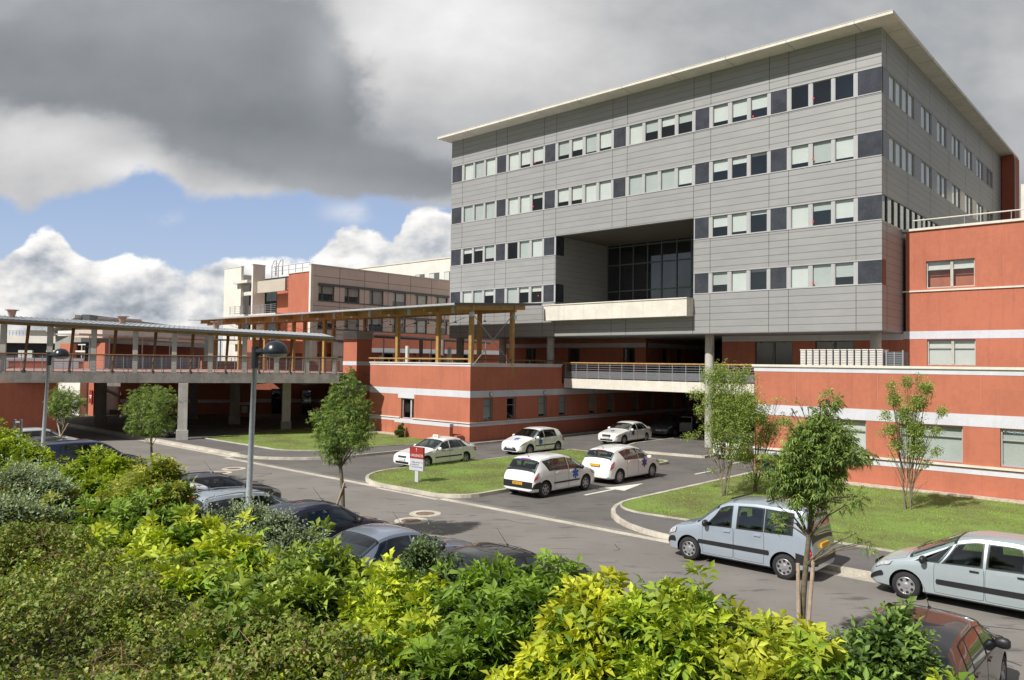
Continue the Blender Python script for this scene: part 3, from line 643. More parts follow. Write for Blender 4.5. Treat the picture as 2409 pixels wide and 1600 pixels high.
m_ = MB(); two(m_, 3.05, 3.5, .013, LILAC, 28); m_.box(-30.55, -28.75, BP-.016, BP+.0, 2.77, 3.05, LILAC); m_.build('band', PV)
m_ = MB(); two(m_, 1.12, 1.30, .013, LILAC, 28); m_.build('band_low', PV)
m_ = MB(); m_.box(A0, -30.3, BP-.08, BP, 1.33, 1.41, CREAM); m_.box(-28.9, A1+.08, BP-.08, BP, 1.33, 1.41, CREAM); m_.box(A1, A1+.08, BP, 28, 1.33, 1.41, CREAM); m_.build('sill_course', PV)
m_ = MB(); m_.box(A0-.06, A1+.06, BP-.06, BP+.4, 5.28, 5.36, CREAM); m_.box(A1-.4, A1+.06, BP+.4, 1.6, 5.28, 5.36, CREAM); m_.build('coping', PV)
for h in ph: put_window(PV, A1-.12, h[0], h[2]+.01, h[1]-h[0], h[3]-h[2]-.02, ax='y', frm=mat('mid_grey_frame', (.22, .25, .26), .5, .04), trans=.66, bl=(0 if h[0] == -4.58 else .86 if h[0] < 10 else .97), bmat=MATS['dim_blind'])
dr = put_window(PV, -30.2, BP+.15, 1.31, 1.4, 1.45, frm=CONCL, mull=.68, bl=0)
MB().box(A0+.35, A1-.35, BP+.4, 28, 4.1, 4.3, FLOORR).build('terrace', PV)
for y in (-6.22, -.48, 5.8):
    wl = MB().lathe([(.001, .11), (.09, .10), (.14, .05), (.15, 0)], axis='x', n=18, c=(A1+.03, y, 3.24), m_=PAINT).build('wall_lamp', PV, smooth=True)
    MB().lathe([(.15, 0), (.165, .02), (.165, .06), (.15, .06)], axis='x', n=18, c=(A1+.013, y, 3.24), m_=BLACK).build('rim', wl)
jl = MB().use(MATS['render_joint'])
for x in (-31.2, -28.0, -24.2): jl.box(x-.012, x+.012, BP-.016, BP, 4.0, 5.12)
jl.build('joint', PV)
hr = MB().use(WOOD); hr.tube([(A0-.3, BP+.1, 5.62), (A1, BP+.1, 5.62)], .055, 8); hr.use(WOODD); hr.tube([(A1-.1, BP+.1, 5.60), (A1-.1, 1.8, 5.60)], .05, 8); hrl = hr.build('handrail', PV)
hp = MB().use(RAILM)
for x in np.arange(A0+.4, A1, 1.7): hp.tube([(x, BP+.1, 5.3), (x, BP+.1, 5.6)], .02, 6)
for y in np.arange(BP+1, 1.7, 1.7): hp.tube([(A1-.1, y, 5.3), (A1-.1, y, 5.6)], .02, 6)
hp.build('rail_post', PV)
# low garden wall in front of the pavilion
LWL = thing('garden_wall', 'low red wall with lilac cap in front of the pavilion window', 'wall')
MB().box(-29.6, -23.95, -9.25, -8.95, 0.1, 1.12, RED).build('wall', LWL); MB().box(-29.62, -23.93, -9.27, -8.93, 1.12, 1.33, LILAC).build('cap', LWL)
MB().box(-24.0, -23.6, -8.9, -8.3, .1, .55, RED).build('end_block', LWL)
# lift tower beside the pavilion
CT = thing('lift_tower', 'narrow red tower with ribbed grey top where walkway meets pavilion', 'tower')
MB().box(-37.85, -36.1, -7.85, -6.4, 0, 7.12, RED).build('wall', CT); MB().box(-37.87, -36.08, -7.87, -6.38, 5.05, 5.36, LILAC).build('band', CT); MB().box(-37.87, -36.08, -7.87, -6.38, 3.05, 3.5, LILAC).build('band_low', CT)
m_ = MB().use(FRAME)
for q in range(6): m_.box(-37.93, -36.02, -7.93, -6.32, 7.125+q*.098, 7.20+q*.098)
m_.box(-37.85, -36.1, -7.85, -6.4, 7.12, 7.7, DKGREY); m_.build('louvre', CT)
# ---------------------------------------------------------------- footbridge and deck under the grey block
FB = thing('footbridge', 'cream concrete footbridge with slatted steel railing under the grey block', 'bridge')
BB = 1.75
MB().box(-23.1, -3.8, BB, BB+.35, 3.58, 4.28, CREAM).build('beam', FB)
MB().box(-23.1, -3.45, BB+.35, 24, 3.9, 4.25, CONC).build('deck', FB)
m_ = MB().use(RAILM); xs = np.arange(-23.0, -3.9, 1.02)
for x in xs: m_.box(x-.02, x+.02, BB+.02, BB+.10, 4.28, 5.42)
for zz in np.arange(4.36, 4.88, .052): m_.box(-23.1, -3.8, BB+.04, BB+.07, zz, zz+.028)
for zz in (4.98, 5.14, 5.3): m_.box(-23.1, -3.8, BB+.04, BB+.07, zz, zz+.025)
m_.build('railing', FB)
MB().use(WOOD).tube([(-23.3, BB+.05, 5.46), (-3.8, BB+.05, 5.46)], .055, 8).build('handrail', FB)
# back railing too
m_ = MB().use(RAILM)
for x in xs+.3: m_.box(x-.02, x+.02, BB+2.6, BB+2.66, 4.28, 5.4)
for zz in (4.5, 4.7, 4.9, 5.1, 5.35): m_.box(-21.5, -11.3, BB+2.61, BB+2.64, zz, zz+.03)
m_.build('rear_railing', FB)
# building core behind: shaded red walls above and below the deck, back walls added to block light
CO = thing('shaded_core', 'dark red recessed walls behind the footbridge in the shade of the grey block', 'building')
m_ = MB(); ch = [(-21.3, -20.2, 4.4, 6.7), (-26.8, -25.6, 4.4, 6.7), (-31.5, -30.4, 4.4, 6.7)]
wall_holes(m_, RED, -34, -19.2, 7.0, 7.3, 4.25, 7.38, ch); sh_ = [(9.5, 10.5, 4.8, 6.7), (11.8, 12.8, 4.8, 6.7), (16, 17, 4.8, 6.7), (18.3, 19.3, 4.8, 6.7)]
wall_holes(m_, RED, 7.3, 24, -19.5, -19.2, 4.25, 7.38, sh_, axis='y'); m_.box(-19.2, -3, 24, 24.3, 0, 7.38, RED); m_.box(-3.4, -3.1, 4.2, 24, 0, 3.9, RED)
m_.box(-11.2, -10.9, 4.2, 24, 4.25, 7.38, RED)
m_.build('wall', CO)
m_ = MB(); m_.box(-34, -19.19, 6.985, 7.0, 6.75, 7.1, LILAC); m_.box(-19.2, -19.187, 7.3, 24, 6.75, 7.1, LILAC); m_.build('band', CO)
for h in ch: put_window(CO, h[0], 7.1, h[2], h[1]-h[0], h[3]-h[2], frm=FRAMED)
for h in sh_: put_window(CO, -19.3, h[0], h[2], 1.0, h[3]-h[2], ax='y', frm=FRAMED, trans=.5)
MB().box(-22.5, -3.4, 26, 26.3, 0, 4.2, RED).build('light_block_wall', CO)  # hidden wall added to keep light out of the undercroft
# ---------------------------------------------------------------- timber canopy on the pavilion
CN = thing('timber_canopy', 'long timber canopy on square posts running over the pavilion terrace', 'canopy')
def zc(b): return 9.22+.062*(b+10)
m_ = MB().use(ROOFM); b0, b1, a0, a1 = -10.0, -1.25, -60.5, -22.9
m_.add([(a0, b0, zc(b0)), (a1, b0, zc(b0)), (a1, b1, zc(b1)), (a0, b1, zc(b1)), (a0, b0, zc(b0)-.12), (a1, b0, zc(b0)-.12), (a1, b1, zc(b1)-.12), (a0, b1, zc(b1)-.12)],
       [(0, 1, 2, 3), (7, 6, 5, 4), (0, 4, 5, 1), (1, 5, 6, 2), (2, 6, 7, 3), (3, 7, 4, 0)]); m_.build('roof', CN)
m_ = MB().use(DKGREY); m_.add([(a1+.01, b0, zc(b0)+.02), (a1+.01, b1, zc(b1)+.02), (a1+.01, b1, zc(b1)-.15), (a1+.01, b0, zc(b0)-.15)], [(0, 1, 2, 3)][::1])
m_.box(a1, a1+.03, b0, b0+.05, zc(b0)-.15, zc(b0)+.02); m_.build('fascia', CN)
for b in (-8.2, -4.0):
    zt = zc(b)-.13
    MB().box(-60, -22.95, b-.09, b+.09, zt-.5, zt, WOOD).build('beam', CN)
m_ = MB().use(WOOD)
for a in [-23.1]+[-26.4-4.6*q for q in range(8)]:
    for (ya, yb) in ((-9.6, -2.9),):
        z0 = zc(ya)-.13; z1 = zc(yb)-.13; m_.add([(a-.07, ya, z0), (a+.07, ya, z0), (a+.07, yb, z1), (a-.07, yb, z1), (a-.07, ya, z0-.34), (a+.07, ya, z0-.34), (a+.07, yb, z1-.34), (a-.07, yb, z1-.34)],
              [(0, 1, 2, 3), (7, 6, 5, 4), (0, 4, 5, 1), (1, 5, 6, 2), (2, 6, 7, 3), (3, 7, 4, 0)])
m_.build('rafter', CN)
PA = [-23.27, -26.5, -30.9, -35.9, -40.2, -44.8, -49.4, -54.0, -58.6]
for a in PA:
    for b in (-8.2, -4.0):
        if b < -8 and -39 < a < -33: continue
        MB().box(a-.13, a+.13, b-.13+(.16 if b < -8 else 0), b+.13+(.16 if b < -8 else 0), 5.36 if (b < -8 and a > -34) else 4.4, zc(b)-.5, WOOD).build('post', CN)
m_ = MB().use(STEEL)
for a in np.arange(-57, -23, 2.3): m_.box(a-.16, a+.16, -8.31, -8.285, zc(-8.2)-.6, zc(-8.2)-.14)
for b in (-8.2, -4.0): m_.box(-23.23, -22.955, b-.12, b+.12, 8.45, 8.75)
m_.build('bracket', CN)
m_ = MB().use(RAILM); m_.tube([(-23.1, -8.1, 8.6), (-23.1, -4.1, 5.2)], .028, 6); m_.tube([(-23.05, -4.1, 8.85), (-23.05, -8.1, 5.2)], .028, 6); m_.build('brace', CN)
m_ = MB().use(CHROME)
for i in range(7):
    a = -28-i*4.6; m_.tube([(a, -8.2, 8.6), (a, -6.1, 8.05), (a, -4, 8.75)], .018, 5); m_.tube([(a, -6.1, 8.05), (a, -6.1, 8.95)], .03, 5); m_.tube([(a, -6.1, 8.06), (a+4.6, -6.1, 8.06)], .012, 5)
m_.build('tie_rod', CN)
m_ = MB().use(BLACK)
for i in range(14):
    a = -24.8-i*1.5; m_.tube([(a, -5.2, 8.9), (a, -5.2, 8.35)], .014, 5); m_.lathe([(.14, 0), (.03, .09)], n=8, c=(a, -5.2, 8.3))
m_.build('hanging_lamp', CN)
# ---------------------------------------------------------------- covered walkway on the left
P0 = Vector((-31.03, 46.24, 0)); P1 = Vector((-12.31, 54.2, 0)); DW = (P1-P0).normalized(); WANG = math.atan2(DW.y, DW.x)
MW = Matrix.Translation(P0) @ Matrix.Rotation(WANG, 4, 'Z'); NWd = Vector((-DW.y, DW.x, 0))
def wkx(px, y=0):                                          # where the sight line over column px crosses the walkway front
    d = ray(px, 840); d = Vector((d.x, d.y, 0)); n = Vector((-DW.y, DW.x, 0)); t_ = (P0+n*y).dot(n)/d.dot(n); return (d*t_-P0).dot(DW)
WK = thing('covered_walkway', 'raised concrete walkway with posts and a sloping metal roof on the left', 'walkway', MW)
MB().box(-14, 20.4, 0, .45, 3.80, 4.48, CONC).build('edge_beam', WK)
MB().box(-14, 20.4, .45, 4.6, 3.98, 4.42, CONC).build('deck', WK)
def zr(x): return 7.66-.0300*x
PX = [5, 115.5, 219, 317.5, 409.6, 495, 575.6, 651.5, 723, 789]
xs = [wkx(p) for p in PX]; xs = [xs[0]-2.27*2, xs[0]-2.27]+xs
for x in xs: MB().box(x-.15, x+.15, .05, .38, 4.48, zr(x)-.32, CONCL).build('post', WK)
for i in range(len(xs)-1):
    x = (xs[i]+xs[i+1])/2-.05; MB().use(WOODD).tube([(x-.06, .12, 4.56), (x+.07, .5, zr(x)-.3)], [.07, .10], 8).build('leaning_post', WK)
    MB().use(BLACK).lathe([(.16, 0), (.12, .08), (.05, .1)], n=10, c=(x-.06, .12, 4.48)).build('shoe', WK)
def sheet(mb, x0, x1, y0, y1, f, th):
    mb.add([(x0, y0, f(x0, y0)), (x1, y0, f(x1, y0)), (x1, y1, f(x1, y1)), (x0, y1, f(x0, y1)), (x0, y0, f(x0, y0)-th), (x1, y0, f(x1, y0)-th), (x1, y1, f(x1, y1)-th), (x0, y1, f(x0, y1)-th)],
           [(0, 1, 2, 3), (7, 6, 5, 4), (0, 4, 5, 1), (1, 5, 6, 2), (2, 6, 7, 3), (3, 7, 4, 0)])
fz = lambda x, y: zr(x)+.078*(y+.35)
m_ = MB().use(ROOFM); sheet(m_, -14, 20.0, -.35, 4.6, fz, .03)
for q in range(113): sheet(m_, -13.9+q*.3, -13.9+q*.3+.045, -.33, 4.55, lambda x, y: fz(x, y)+.035, .035)
m_.build('roof', WK)
m_ = MB().use(DKGREY); sheet(m_, -14, 20.0, -.40, -.352, lambda x, y: fz(x, -.4)+.02, .16); m_.build('gutter', WK)
m_ = MB().use(WOODD if False else WOOD); sheet(m_, -14, 19.9, .1, .28, lambda x, y: zr(x)-.05, .26); sheet(m_, -14, 19.9, 3.95, 4.13, lambda x, y: zr(x)+.34, .3); m_.build('timber_beam', WK)
MB().use(WOODD).tube([(-14, -.02, 5.58), (20.2, -.02, 5.58)], .05, 8).build('handrail', WK)
m_ = MB().use(RAILM)
for x in np.arange(-13.5, 20.3, 1.12): m_.box(x-.02, x+.02, -.03, .02, 4.48, 5.56)
for zz in np.arange(4.62, 5.5, .095): m_.box(-14, 20.3, -.012, -.002, zz, zz+.011)
for x in np.arange(-13.5, 20.3, 1.12): m_.box(x-.02, x+.02, 4.3, 4.35, 4.42, 5.5)
for zz in np.arange(4.6, 5.5, .12): m_.box(-14, 20.3, 4.31, 4.325, zz, zz+.012)
m_.build('railing', WK)
for x in (wkx(3), wkx(278), wkx(510)):
    MB().lathe([(.16, 0), (.26, .42), (.40, .46), (.40, .50)], n=6, c=(x, 2.6, fz(x, 2.6)), m_=mat('copper', (.35, .22, .18), .6, .1, 5)).build('roof_vent', WK)
def wloc(v): q = Vector((v[0], v[1], 0))-P0; return (q.dot(DW), q.dot(NWd))
for i, (v, s_) in enumerate([((-21.42, 49.75), .29), ((-17.09, 57.95), .30), ((-32.38, 60.2), .36), ((-27.76, 66.7), .32), ((-22.4, 61.8), .36)]):
    x, y = wloc(v); m_ = MB(); m_.box(x-s_, x+s_, y-s_*.8, y+s_*.8, .0, 3.98 if i else 3.79, CONCL if i < 2 else CONC); m_.box(x-s_-.07, x+s_+.07, y-s_*.8-.07, y+s_*.8+.07, 0, .75, CONCL if i == 0 else CONC); m_.build('column', WK)
# plaza deck behind walkway; far part and second slab added to shade the undercroft
DK = thing('plaza_deck', 'red paved raised deck on columns behind the covered walkway', 'deck', Matrix.Identity(4))
pol = [(-34.6, 49.6), (-14.0, 58.3), (-6, 64), (-14, 75), (-36, 71), (-42, 64)]
MB().prism(pol, 3.95, 4.40, CONC).build('slab', DK); o = MB().prism([(-52, -10.5), (-37.95, -10.5), (-37.95, -6), (-33.95, -6), (-33.95, 24), (-52, 24)], 3.95, 4.3, CONC).build('slab', DK); o.matrix_world = MSITE.copy(); MB().prism([(x*.995, y*.998) for x, y in pol], 4.40, 4.43, FLOORR).build('paving', DK)
m_ = MB().use(DKGREY)
for q in range(5): m_.box(-12-q*4, -11.7-q*4, 58, 69, 3.5, 3.95)
m_.build('cross_beam', DK)
# ---------------------------------------------------------------- buildings behind, placed by sight line and distance
def bw(mb, p0, Y0, p1, Y1, z0, z1, m_, th=.4):
    A = atY(p0, 850, Y0); B = atY(p1, 850, Y1); A.z = B.z = 0; d = (B-A).normalized(); n = Vector((-d.y, d.x, 0))
    if n.y < 0: n = -n
    mb.use(m_); C = B+n*th; D_ = A+n*th
    mb.prism([(A.x, A.y), (B.x, B.y), (C.x, C.y), (D_.x, D_.y)], z0, z1)
def zy(py, Y, px=1204): h = 853.9+.01305*(px-1204); return CAMZ-(py-h)*Y/FPX
I4 = Matrix.Identity(4)
# red abutment under the left end of the walkway
r = thing('abutment_wall', 'plain dark red wall under the left end of the walkway behind parked cars', 'wall', I4)
m_ = MB(); bw(m_, -260, 41.5, 138, 48.6, 0, 3.79, RED, 9); m_.build('wall', r)
# ground floor walls behind the undercroft
r = thing('undercroft_building', 'shaded red ground floor with pale low band seen between the walkway columns', 'building', I4); m_ = MB()
bw(m_, 139, 71, 190, 69, 0, 3.9, WHITE, 4); bw(m_, 190.3, 70.4, 197, 70.3, 0, 3.9, RED); bw(m_, 208, 69.6, 222.5, 68.8, 0, 3.9, RED); bw(m_, 197, 72.5, 208, 72, 0, 3.9, RED); bw(m_, 222.5, 72, 285, 71, 0, .55, CONC); bw(m_, 222.5, 73, 285, 72, .55, 3.9, RED)
bw(m_, 285, 70.5, 566, 73, 0, 3.9, RED); bw(m_, 566, 69.5, 600, 69.6, 0, 3.9, RED); bw(m_, 600, 74, 870, 76, 0, 3.9, RED); m_.build('wall', r)
m_ = MB(); bw(m_, 190, 70.35, 197.3, 70.25, 1.25, 1.6, LILAC, .03); bw(m_, 285, 70.45, 566, 72.95, 1.25, 1.55, LILAC, .04); bw(m_, 565.7, 69.44, 600.3, 69.54, 1.25, 1.5, CREAM, .05); bw(m_, 600, 73.95, 870, 75.95, 1.25, 1.6, LILAC, .04); bw(m_, 197, 72.45, 208, 71.95, 1.3, 1.6, LILAC, .04); m_.build('band', r)
m_ = MB(); bw(m_, 571, 69.46, 585, 69.5, .55, 1.15, CREAM, .03); m_.build('louvre', r)
m_ = MB(); bw(m_, 243, 70.9, 285, 70.6, 2.75, 3.05, CONC, .3); m_.build('stair_landing', r)
A = atY(247, 916, 70.5); B = atY(285, 934, 70.3); m_ = MB().use(CONC).tube([A, B], .14, 4); m_.build('stair_flight', r)
for i in range(3):
    m_ = MB(); p = 640+i*70; bw(m_, p, 73.8, p+26, 73.9, .1, 2.6, FRAMED, .1); bw(m_, p+2, 73.7, p+24, 73.8, .2, 2.5, GLASSD, .02); m_.build('door', r)
q = atY(214.5, 932, 68.9); s_ = thing('wall_sign', 'small red square notice on the lit red pier', 'sign', Matrix.Translation(q) @ Matrix.Rotation(R_(-28), 4, 'Z'))
MB().box(-.21, .21, -.06, .0, -.62, .55, SIGNR).build('panel', s_); m_ = MB().use(WTXT); m_.box(-.15, .15, -.065, -.058, -.04, .10); m_.box(-.09, .09, -.065, -.058, -.2, -.1); m_.build('lettering', s_)
# upper floor buildings seen through the walkway
r = thing('cream_house', 'low cream and red building with white fascia seen through the walkway posts', 'building', I4); m_ = MB()
bw(m_, 134, 76, 239, 72, zy(803, 74), zy(789, 72), WHITE, 8); bw(m_, 140, 76.3, 170, 75, 4.2, 6.75, RED); bw(m_, 225, 72.8, 246, 72, 4.2, 6.8, RED); bw(m_, 170, 76, 225, 73.5, 4.2, 5.0, RED); bw(m_, 170, 76.6, 225, 74, 5.0, 6.9, DARK); bw(m_, 239, 72, 480, 92, zy(808, 73), zy(789, 72), PINK, 3); bw(m_, 246, 74, 480, 95, 4.2, 6.8, mat('red_in_shade', (.14, .04, .025), .9, .1, 1), .5)  # shade put into the colours: pink on the fascia's shaded side, dark red opening
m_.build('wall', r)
m_ = MB(); bw(m_, 183, 75.5, 199, 74.6, 5.0, 6.6, GLASSD, .02); m_.build('window', r)
m_ = MB(); bw(m_, 182, 75.45, 200, 74.5, 6.6, 6.7, WTXT, .05); bw(m_, 190.5, 75.0, 191.5, 74.9, 5.0, 6.6, WTXT, .05); bw(m_, 183, 75.4, 199, 74.5, 5.8, 5.87, WTXT, .05); bw(m_, 108, 78, 199, 74.3, zy(842, 75), zy(838, 75), WTXT, .08); m_.build('white_trim', r)
m_ = MB().use(RAILM)
for i in range(17):
    p = 247+i*13; A = atY(p, 860, 66+i*.3); m_.tube([(A.x, A.y, 4.4), (A.x, A.y, 5.6)], .03, 5)
m_.build('fence', r)
m_ = MB(); bw(m_, 247, 67, 460, 71, 4.45, 5.5, mat('lilac_screen', (.22, .20, .25), .6, .15, .9), .05); m_.build('screen', r)
r = thing('terrace_wall', 'low sunlit red parapet with lilac top at the back of the raised deck', 'wall', I4); m_ = MB()
bw(m_, 0, 63, 196, 66, 4.2, 5.05, RED, .3); m_.build('wall', r); m_ = MB(); bw(m_, 0, 62.96, 196, 65.96, 5.05, 5.3, LILAC, .38); bw(m_, 120, 64.75, 185, 65.7, 4.45, 5.0, SIGNW, .02); bw(m_, 0, 62.9, 20, 63.2, 4.45, 5.0, SIGNW, .02); m_.build('band', r)
m_ = MB(); bw(m_, 475, 76, 560, 79, 4.3, 5.2, RED, .3); bw(m_, 630, 80, 800, 84, 4.3, 5.35, RED, .3); m_.build('wall_section', r)
r = thing('rear_canopy', 'low pale metal canopy roof on thin posts behind the covered walkway', 'canopy', I4)
m_ = MB(); bw(m_, 184, 62, 566, 76, 7.25, 7.36, ROOFM, 3.4); m_.build('roof', r); m_ = MB().use(RAILM)
for p in (205, 252, 330, 395, 450, 515): A = atY(p, 850, 62+(p-184)*14/382); m_.tube([(A.x, A.y+.3, 4.3), (A.x, A.y+.3, 7.26)], .05, 6)
m_.build('post', r)
r = thing('gabled_hall', 'grey hall with sloping gable and long dark roof behind the walkway', 'building', I4)
A = [atY(p, 850, Y) for p, Y in ((128, 84), (183, 80), (196, 79.2))]; m_ = MB()
zz = [zy(790, 84), zy(764, 80), zy(756, 80)]
m_.use(GREYR).add([(A[0].x, A[0].y, 4), (A[2].x, A[2].y, 4), (A[2].x, A[2].y, zz[2]-.3), (A[0].x, A[0].y, zz[0]-.25), (A[0].x+3, A[0].y+8, 4), (A[2].x+3, A[2].y+8, 4), (A[2].x+3, A[2].y+8, zz[2]-.3), (A[0].x+3, A[0].y+8, zz[0]-.25)],
      [(0, 1, 2, 3), (7, 6, 5, 4), (0, 4, 5, 1), (2, 6, 7, 3), (1, 5, 6, 2), (3, 7, 4, 0)]); m_.build('gable_wall', r)
d = (A[2]-A[0]); m_ = MB().use(ROOFM); a_ = A[0]-d*.0; b_ = A[2]; o_ = Vector((-.5, -.9, 0))
a_ = a_+o_; b_ = b_+o_; m_.add([(a_.x, a_.y, zz[0]), (b_.x, b_.y, zz[2]), (b_.x+3, b_.y+8, zz[2]), (a_.x+3, a_.y+8, zz[0]), (a_.x, a_.y, zz[0]-.3), (b_.x, b_.y, zz[2]-.3), (b_.x+3, b_.y+8, zz[2]-.3), (a_.x+3, a_.y+8, zz[0]-.3)],
      [(0, 1, 2, 3), (7, 6, 5, 4), (0, 4, 5, 1), (2, 6, 7, 3), (1, 5, 6, 2), (3, 7, 4, 0)]); m_.build('roof', r)
m_ = MB(); bw(m_, 189, 79, 500, 122, 4, 9.85, DKGREY, .8); m_.build('long_wall', r)
r = thing('low_cream_building', 'distant low cream building with roof railing at the far left', 'building', I4)
m_ = MB(); bw(m_, -250, 96, 134, 96, zy(822, 96), zy(805, 96), WHITE, 14); bw(m_, -250, 97, 134, 97, 4, zy(822, 96), DARK, 10); bw(m_, 42, 96.4, 75, 96.4, 4.5, 6.2, BLIND, .3); m_.build('wall', r)
m_ = MB(); bw(m_, 58, 98, 134, 98, 6, zy(792, 98), GREYR, 8); m_.build('penthouse', r); m_ = MB(); bw(m_, 54, 97.5, 137, 97.5, zy(792, 98), zy(788, 98), ROOFM, 9); m_.build('penthouse_roof', r)
m_ = MB().use(RAILM)
for p in range(-60, 60, 8): A = atY(p, 850, 96.3); m_.tube([(A.x, A.y, zy(805, 96)), (A.x, A.y, zy(794, 96))], .03, 4)
for yy in (794, 799): bw(m_, -250, 96.3, 58, 96.3, zy(yy, 96), zy(yy, 96)+.05, RAILM, .05)
m_.build('railing', r)
# pink and red ward block
PK = thing('pink_building', 'pink and red block with white fins, balconies and grouped windows behind the walkway', 'building')
a0, b0 = -63.7, 5.8; m_ = MB()
rows = [(12.45, 14.2), (9.15, 10.9), (5.9, 7.6)]; ys = [b0+1.05+3.68*q for q in range(12)]
for i in range(4):
    zt = [16.5, 12.45, 9.15, 5.9][i]; zb = [14.2, 10.9, 7.6, 3][i]; m_.box(a0-.4, a0, b0+.35, b0+46, zb, zt, PINK)
for (z0, z1) in rows:
    cur = b0+.35
    for y in ys: m_.box(a0-.4, a0, cur, y, z0, z1, PINK); cur = y+2.25
    m_.box(a0-.4, a0, cur, b0+46, z0, z1, PINK)
m_.build('wall', PK)
m_ = MB()
for (z0, z1) in rows: m_.box(a0, a0+.12, b0+1.0, b0+46, z1, z1+.28, DKGREY); m_.box(a0, a0+.06, b0+1.0, b0+46, z0-.12, z0, DKGREY)
m_.build('sun_rail', PK)
m_ = MB().use(JOINT)
for z_ in (15.25, 11.8, 8.5): m_.box(a0, a0+.01, b0+.35, b0+46, z_-.02, z_+.02)
for y in ys[1:]: m_.box(a0, a0+.01, y-.75, y-.71, 11.0, 14.2) ; m_.box(a0, a0+.01, y-.75, y-.71, 14.5, 16.5)
m_.build('joint', PK)
for ri, (z0, z1) in enumerate(rows[:2]):
    for i, y in enumerate(ys[:8]): put_window(PK, a0-.15, y, z0, 2.25, z1-z0, ax='y', frm=DKGREY, mull=.28, bl=[.5, .55, .95, .6, .95, .5, .4, .9][(i+ri*3) % 8], bmat=mat('pinkish_blind', (.50, .46, .40), .8, .05), glz=GLASS)
m_ = MB(); m_.box(a0-.35, a0+.02, b0, b0+.35, 0, 16.55, WHITE); m_.box(a0-.5, a0+.1, b0-.05, b0+46, 16.5, 16.62, CREAM); m_.build('corner_fin', PK)
m_ = MB(); m_.box(-68.6, a0-.35, b0+.1, b0+.5, 0, 15.75, RED); m_.box(-75, -68.6, b0+2.4, b0+2.8, 0, 15.75, RED); m_.box(-69.0, -68.6, b0+.5, b0+2.4, 0, 15.75, RED); m_.box(-68.7, a0-.3, b0+.0, b0+.6, 15.75, 15.85, CREAM); m_.build('red_wall', PK)
m_ = MB(); m_.box(-77.15, -76.8, b0+.0, b0+1.7, 0, 17.5, WHITE); m_.box(-84.3, -79.8, b0+.0, b0+.35, 0, 17.45, WHITE); m_.box(-84.6, -84.35, b0+1, b0+6, 0, 17.0, WHITE)
m_.box(-77.2, -76.75, b0-.05, b0+1.75, 17.5, 17.6, CREAM); m_.box(-84.35, -79.75, b0-.05, b0+.4, 17.45, 17.55, CREAM); m_.build('fin', PK)
m_ = MB(); m_.box(-76.8, -70.2, b0+.6, b0+.9, 13.9, 15.4, mat('beige_render', (.52, .46, .38), .85, .06, .5)); m_.box(-79.8, -77.15, b0+.4, b0+.7, 13.7, 14.2, CREAM); m_.box(-80.8, -77.15, b0-.6, b0+1.2, 15.2, 15.55, CREAM); m_.box(-84, -70, b0+3.5, b0+3.8, 0, 16.2, DARK); m_.build('parapet', PK)
for zz in (11.0, 7.6):
    m_ = MB(); m_.box(-76.8, -70.4, b0-.5, b0+2.4, zz-.25, zz+.12, CREAM); m_.box(-81.0, -77.15, b0-.9, b0+1.2, zz-.25, zz+.12, CREAM); bl_ = m_.build('balcony', PK); m_ = MB().use(RAILM)
    for x0, x1, yb in ((-76.8, -70.4, b0-.45), (-81, -77.15, b0-.85)):
        for x in np.arange(x0, x1, 1.3): m_.box(x, x+.07, yb, yb+.05, zz+.12, zz+1.25)
        for q in range(5): m_.box(x0, x1, yb, yb+.04, zz+.3+q*.22, zz+.34+q*.22)
    m_.build('railing', bl_)
m_ = MB().use(RAILM)
for x in np.arange(-72, a0, 1.5): m_.box(x, x+.05, b0+.3, b0+.35, 15.8, 16.9)
m_.box(-73, a0, b0+.3, b0+.34, 16.85, 16.9); m_.box(-73, a0, b0+.3, b0+.34, 16.3, 16.34)
for x in (-73.3, -71.8): m_.tube([(x, b0+.6, 15.6), (x, b0+.6, 17.1), (x+.5, b0+.6, 17.7), (x+1.0, b0+.6, 17.7), (x+1.0, b0+.6, 15.8)], .05, 5)
for q in range(6): m_.box(-72.8, -71.8, b0+.58, b0+.62, 15.8+q*.3, 15.84+q*.3)
m_.build('roof_railing', PK)
r = thing('white_rear_building', 'sunlit white building top with small windows between pink block and grey block', 'building')
m_ = MB(); m_.box(-104, -35, 40, 48, 4, 22.15, WHITE); m_.build('wall', r)
for x in np.arange(-96, -60, 3.6): MB().box(x, x+2.4, 39.95, 40, 17.9, 20.0, FRAMED).box(x+.08, x+1.2, 39.93, 39.96, 18.0, 19.9, BLIND).build('window', r)
m_ = MB(); m_.box(-104.1, -34.9, 39.9, 48.1, 22.15, 22.35, CREAM); m_.build('coping', r)
r = thing('far_cream_building', 'cream building top at the right edge beyond the red block', 'building')
m_ = MB(); m_.box(-1.2, 40, 52, 60, 4, 25.1, CREAM); m_.build('wall', r); m_ = MB(); m_.box(2.6, 40, 51.9, 52, 18.0, 18.9, FRAMED); m_.build('window_strip', r)
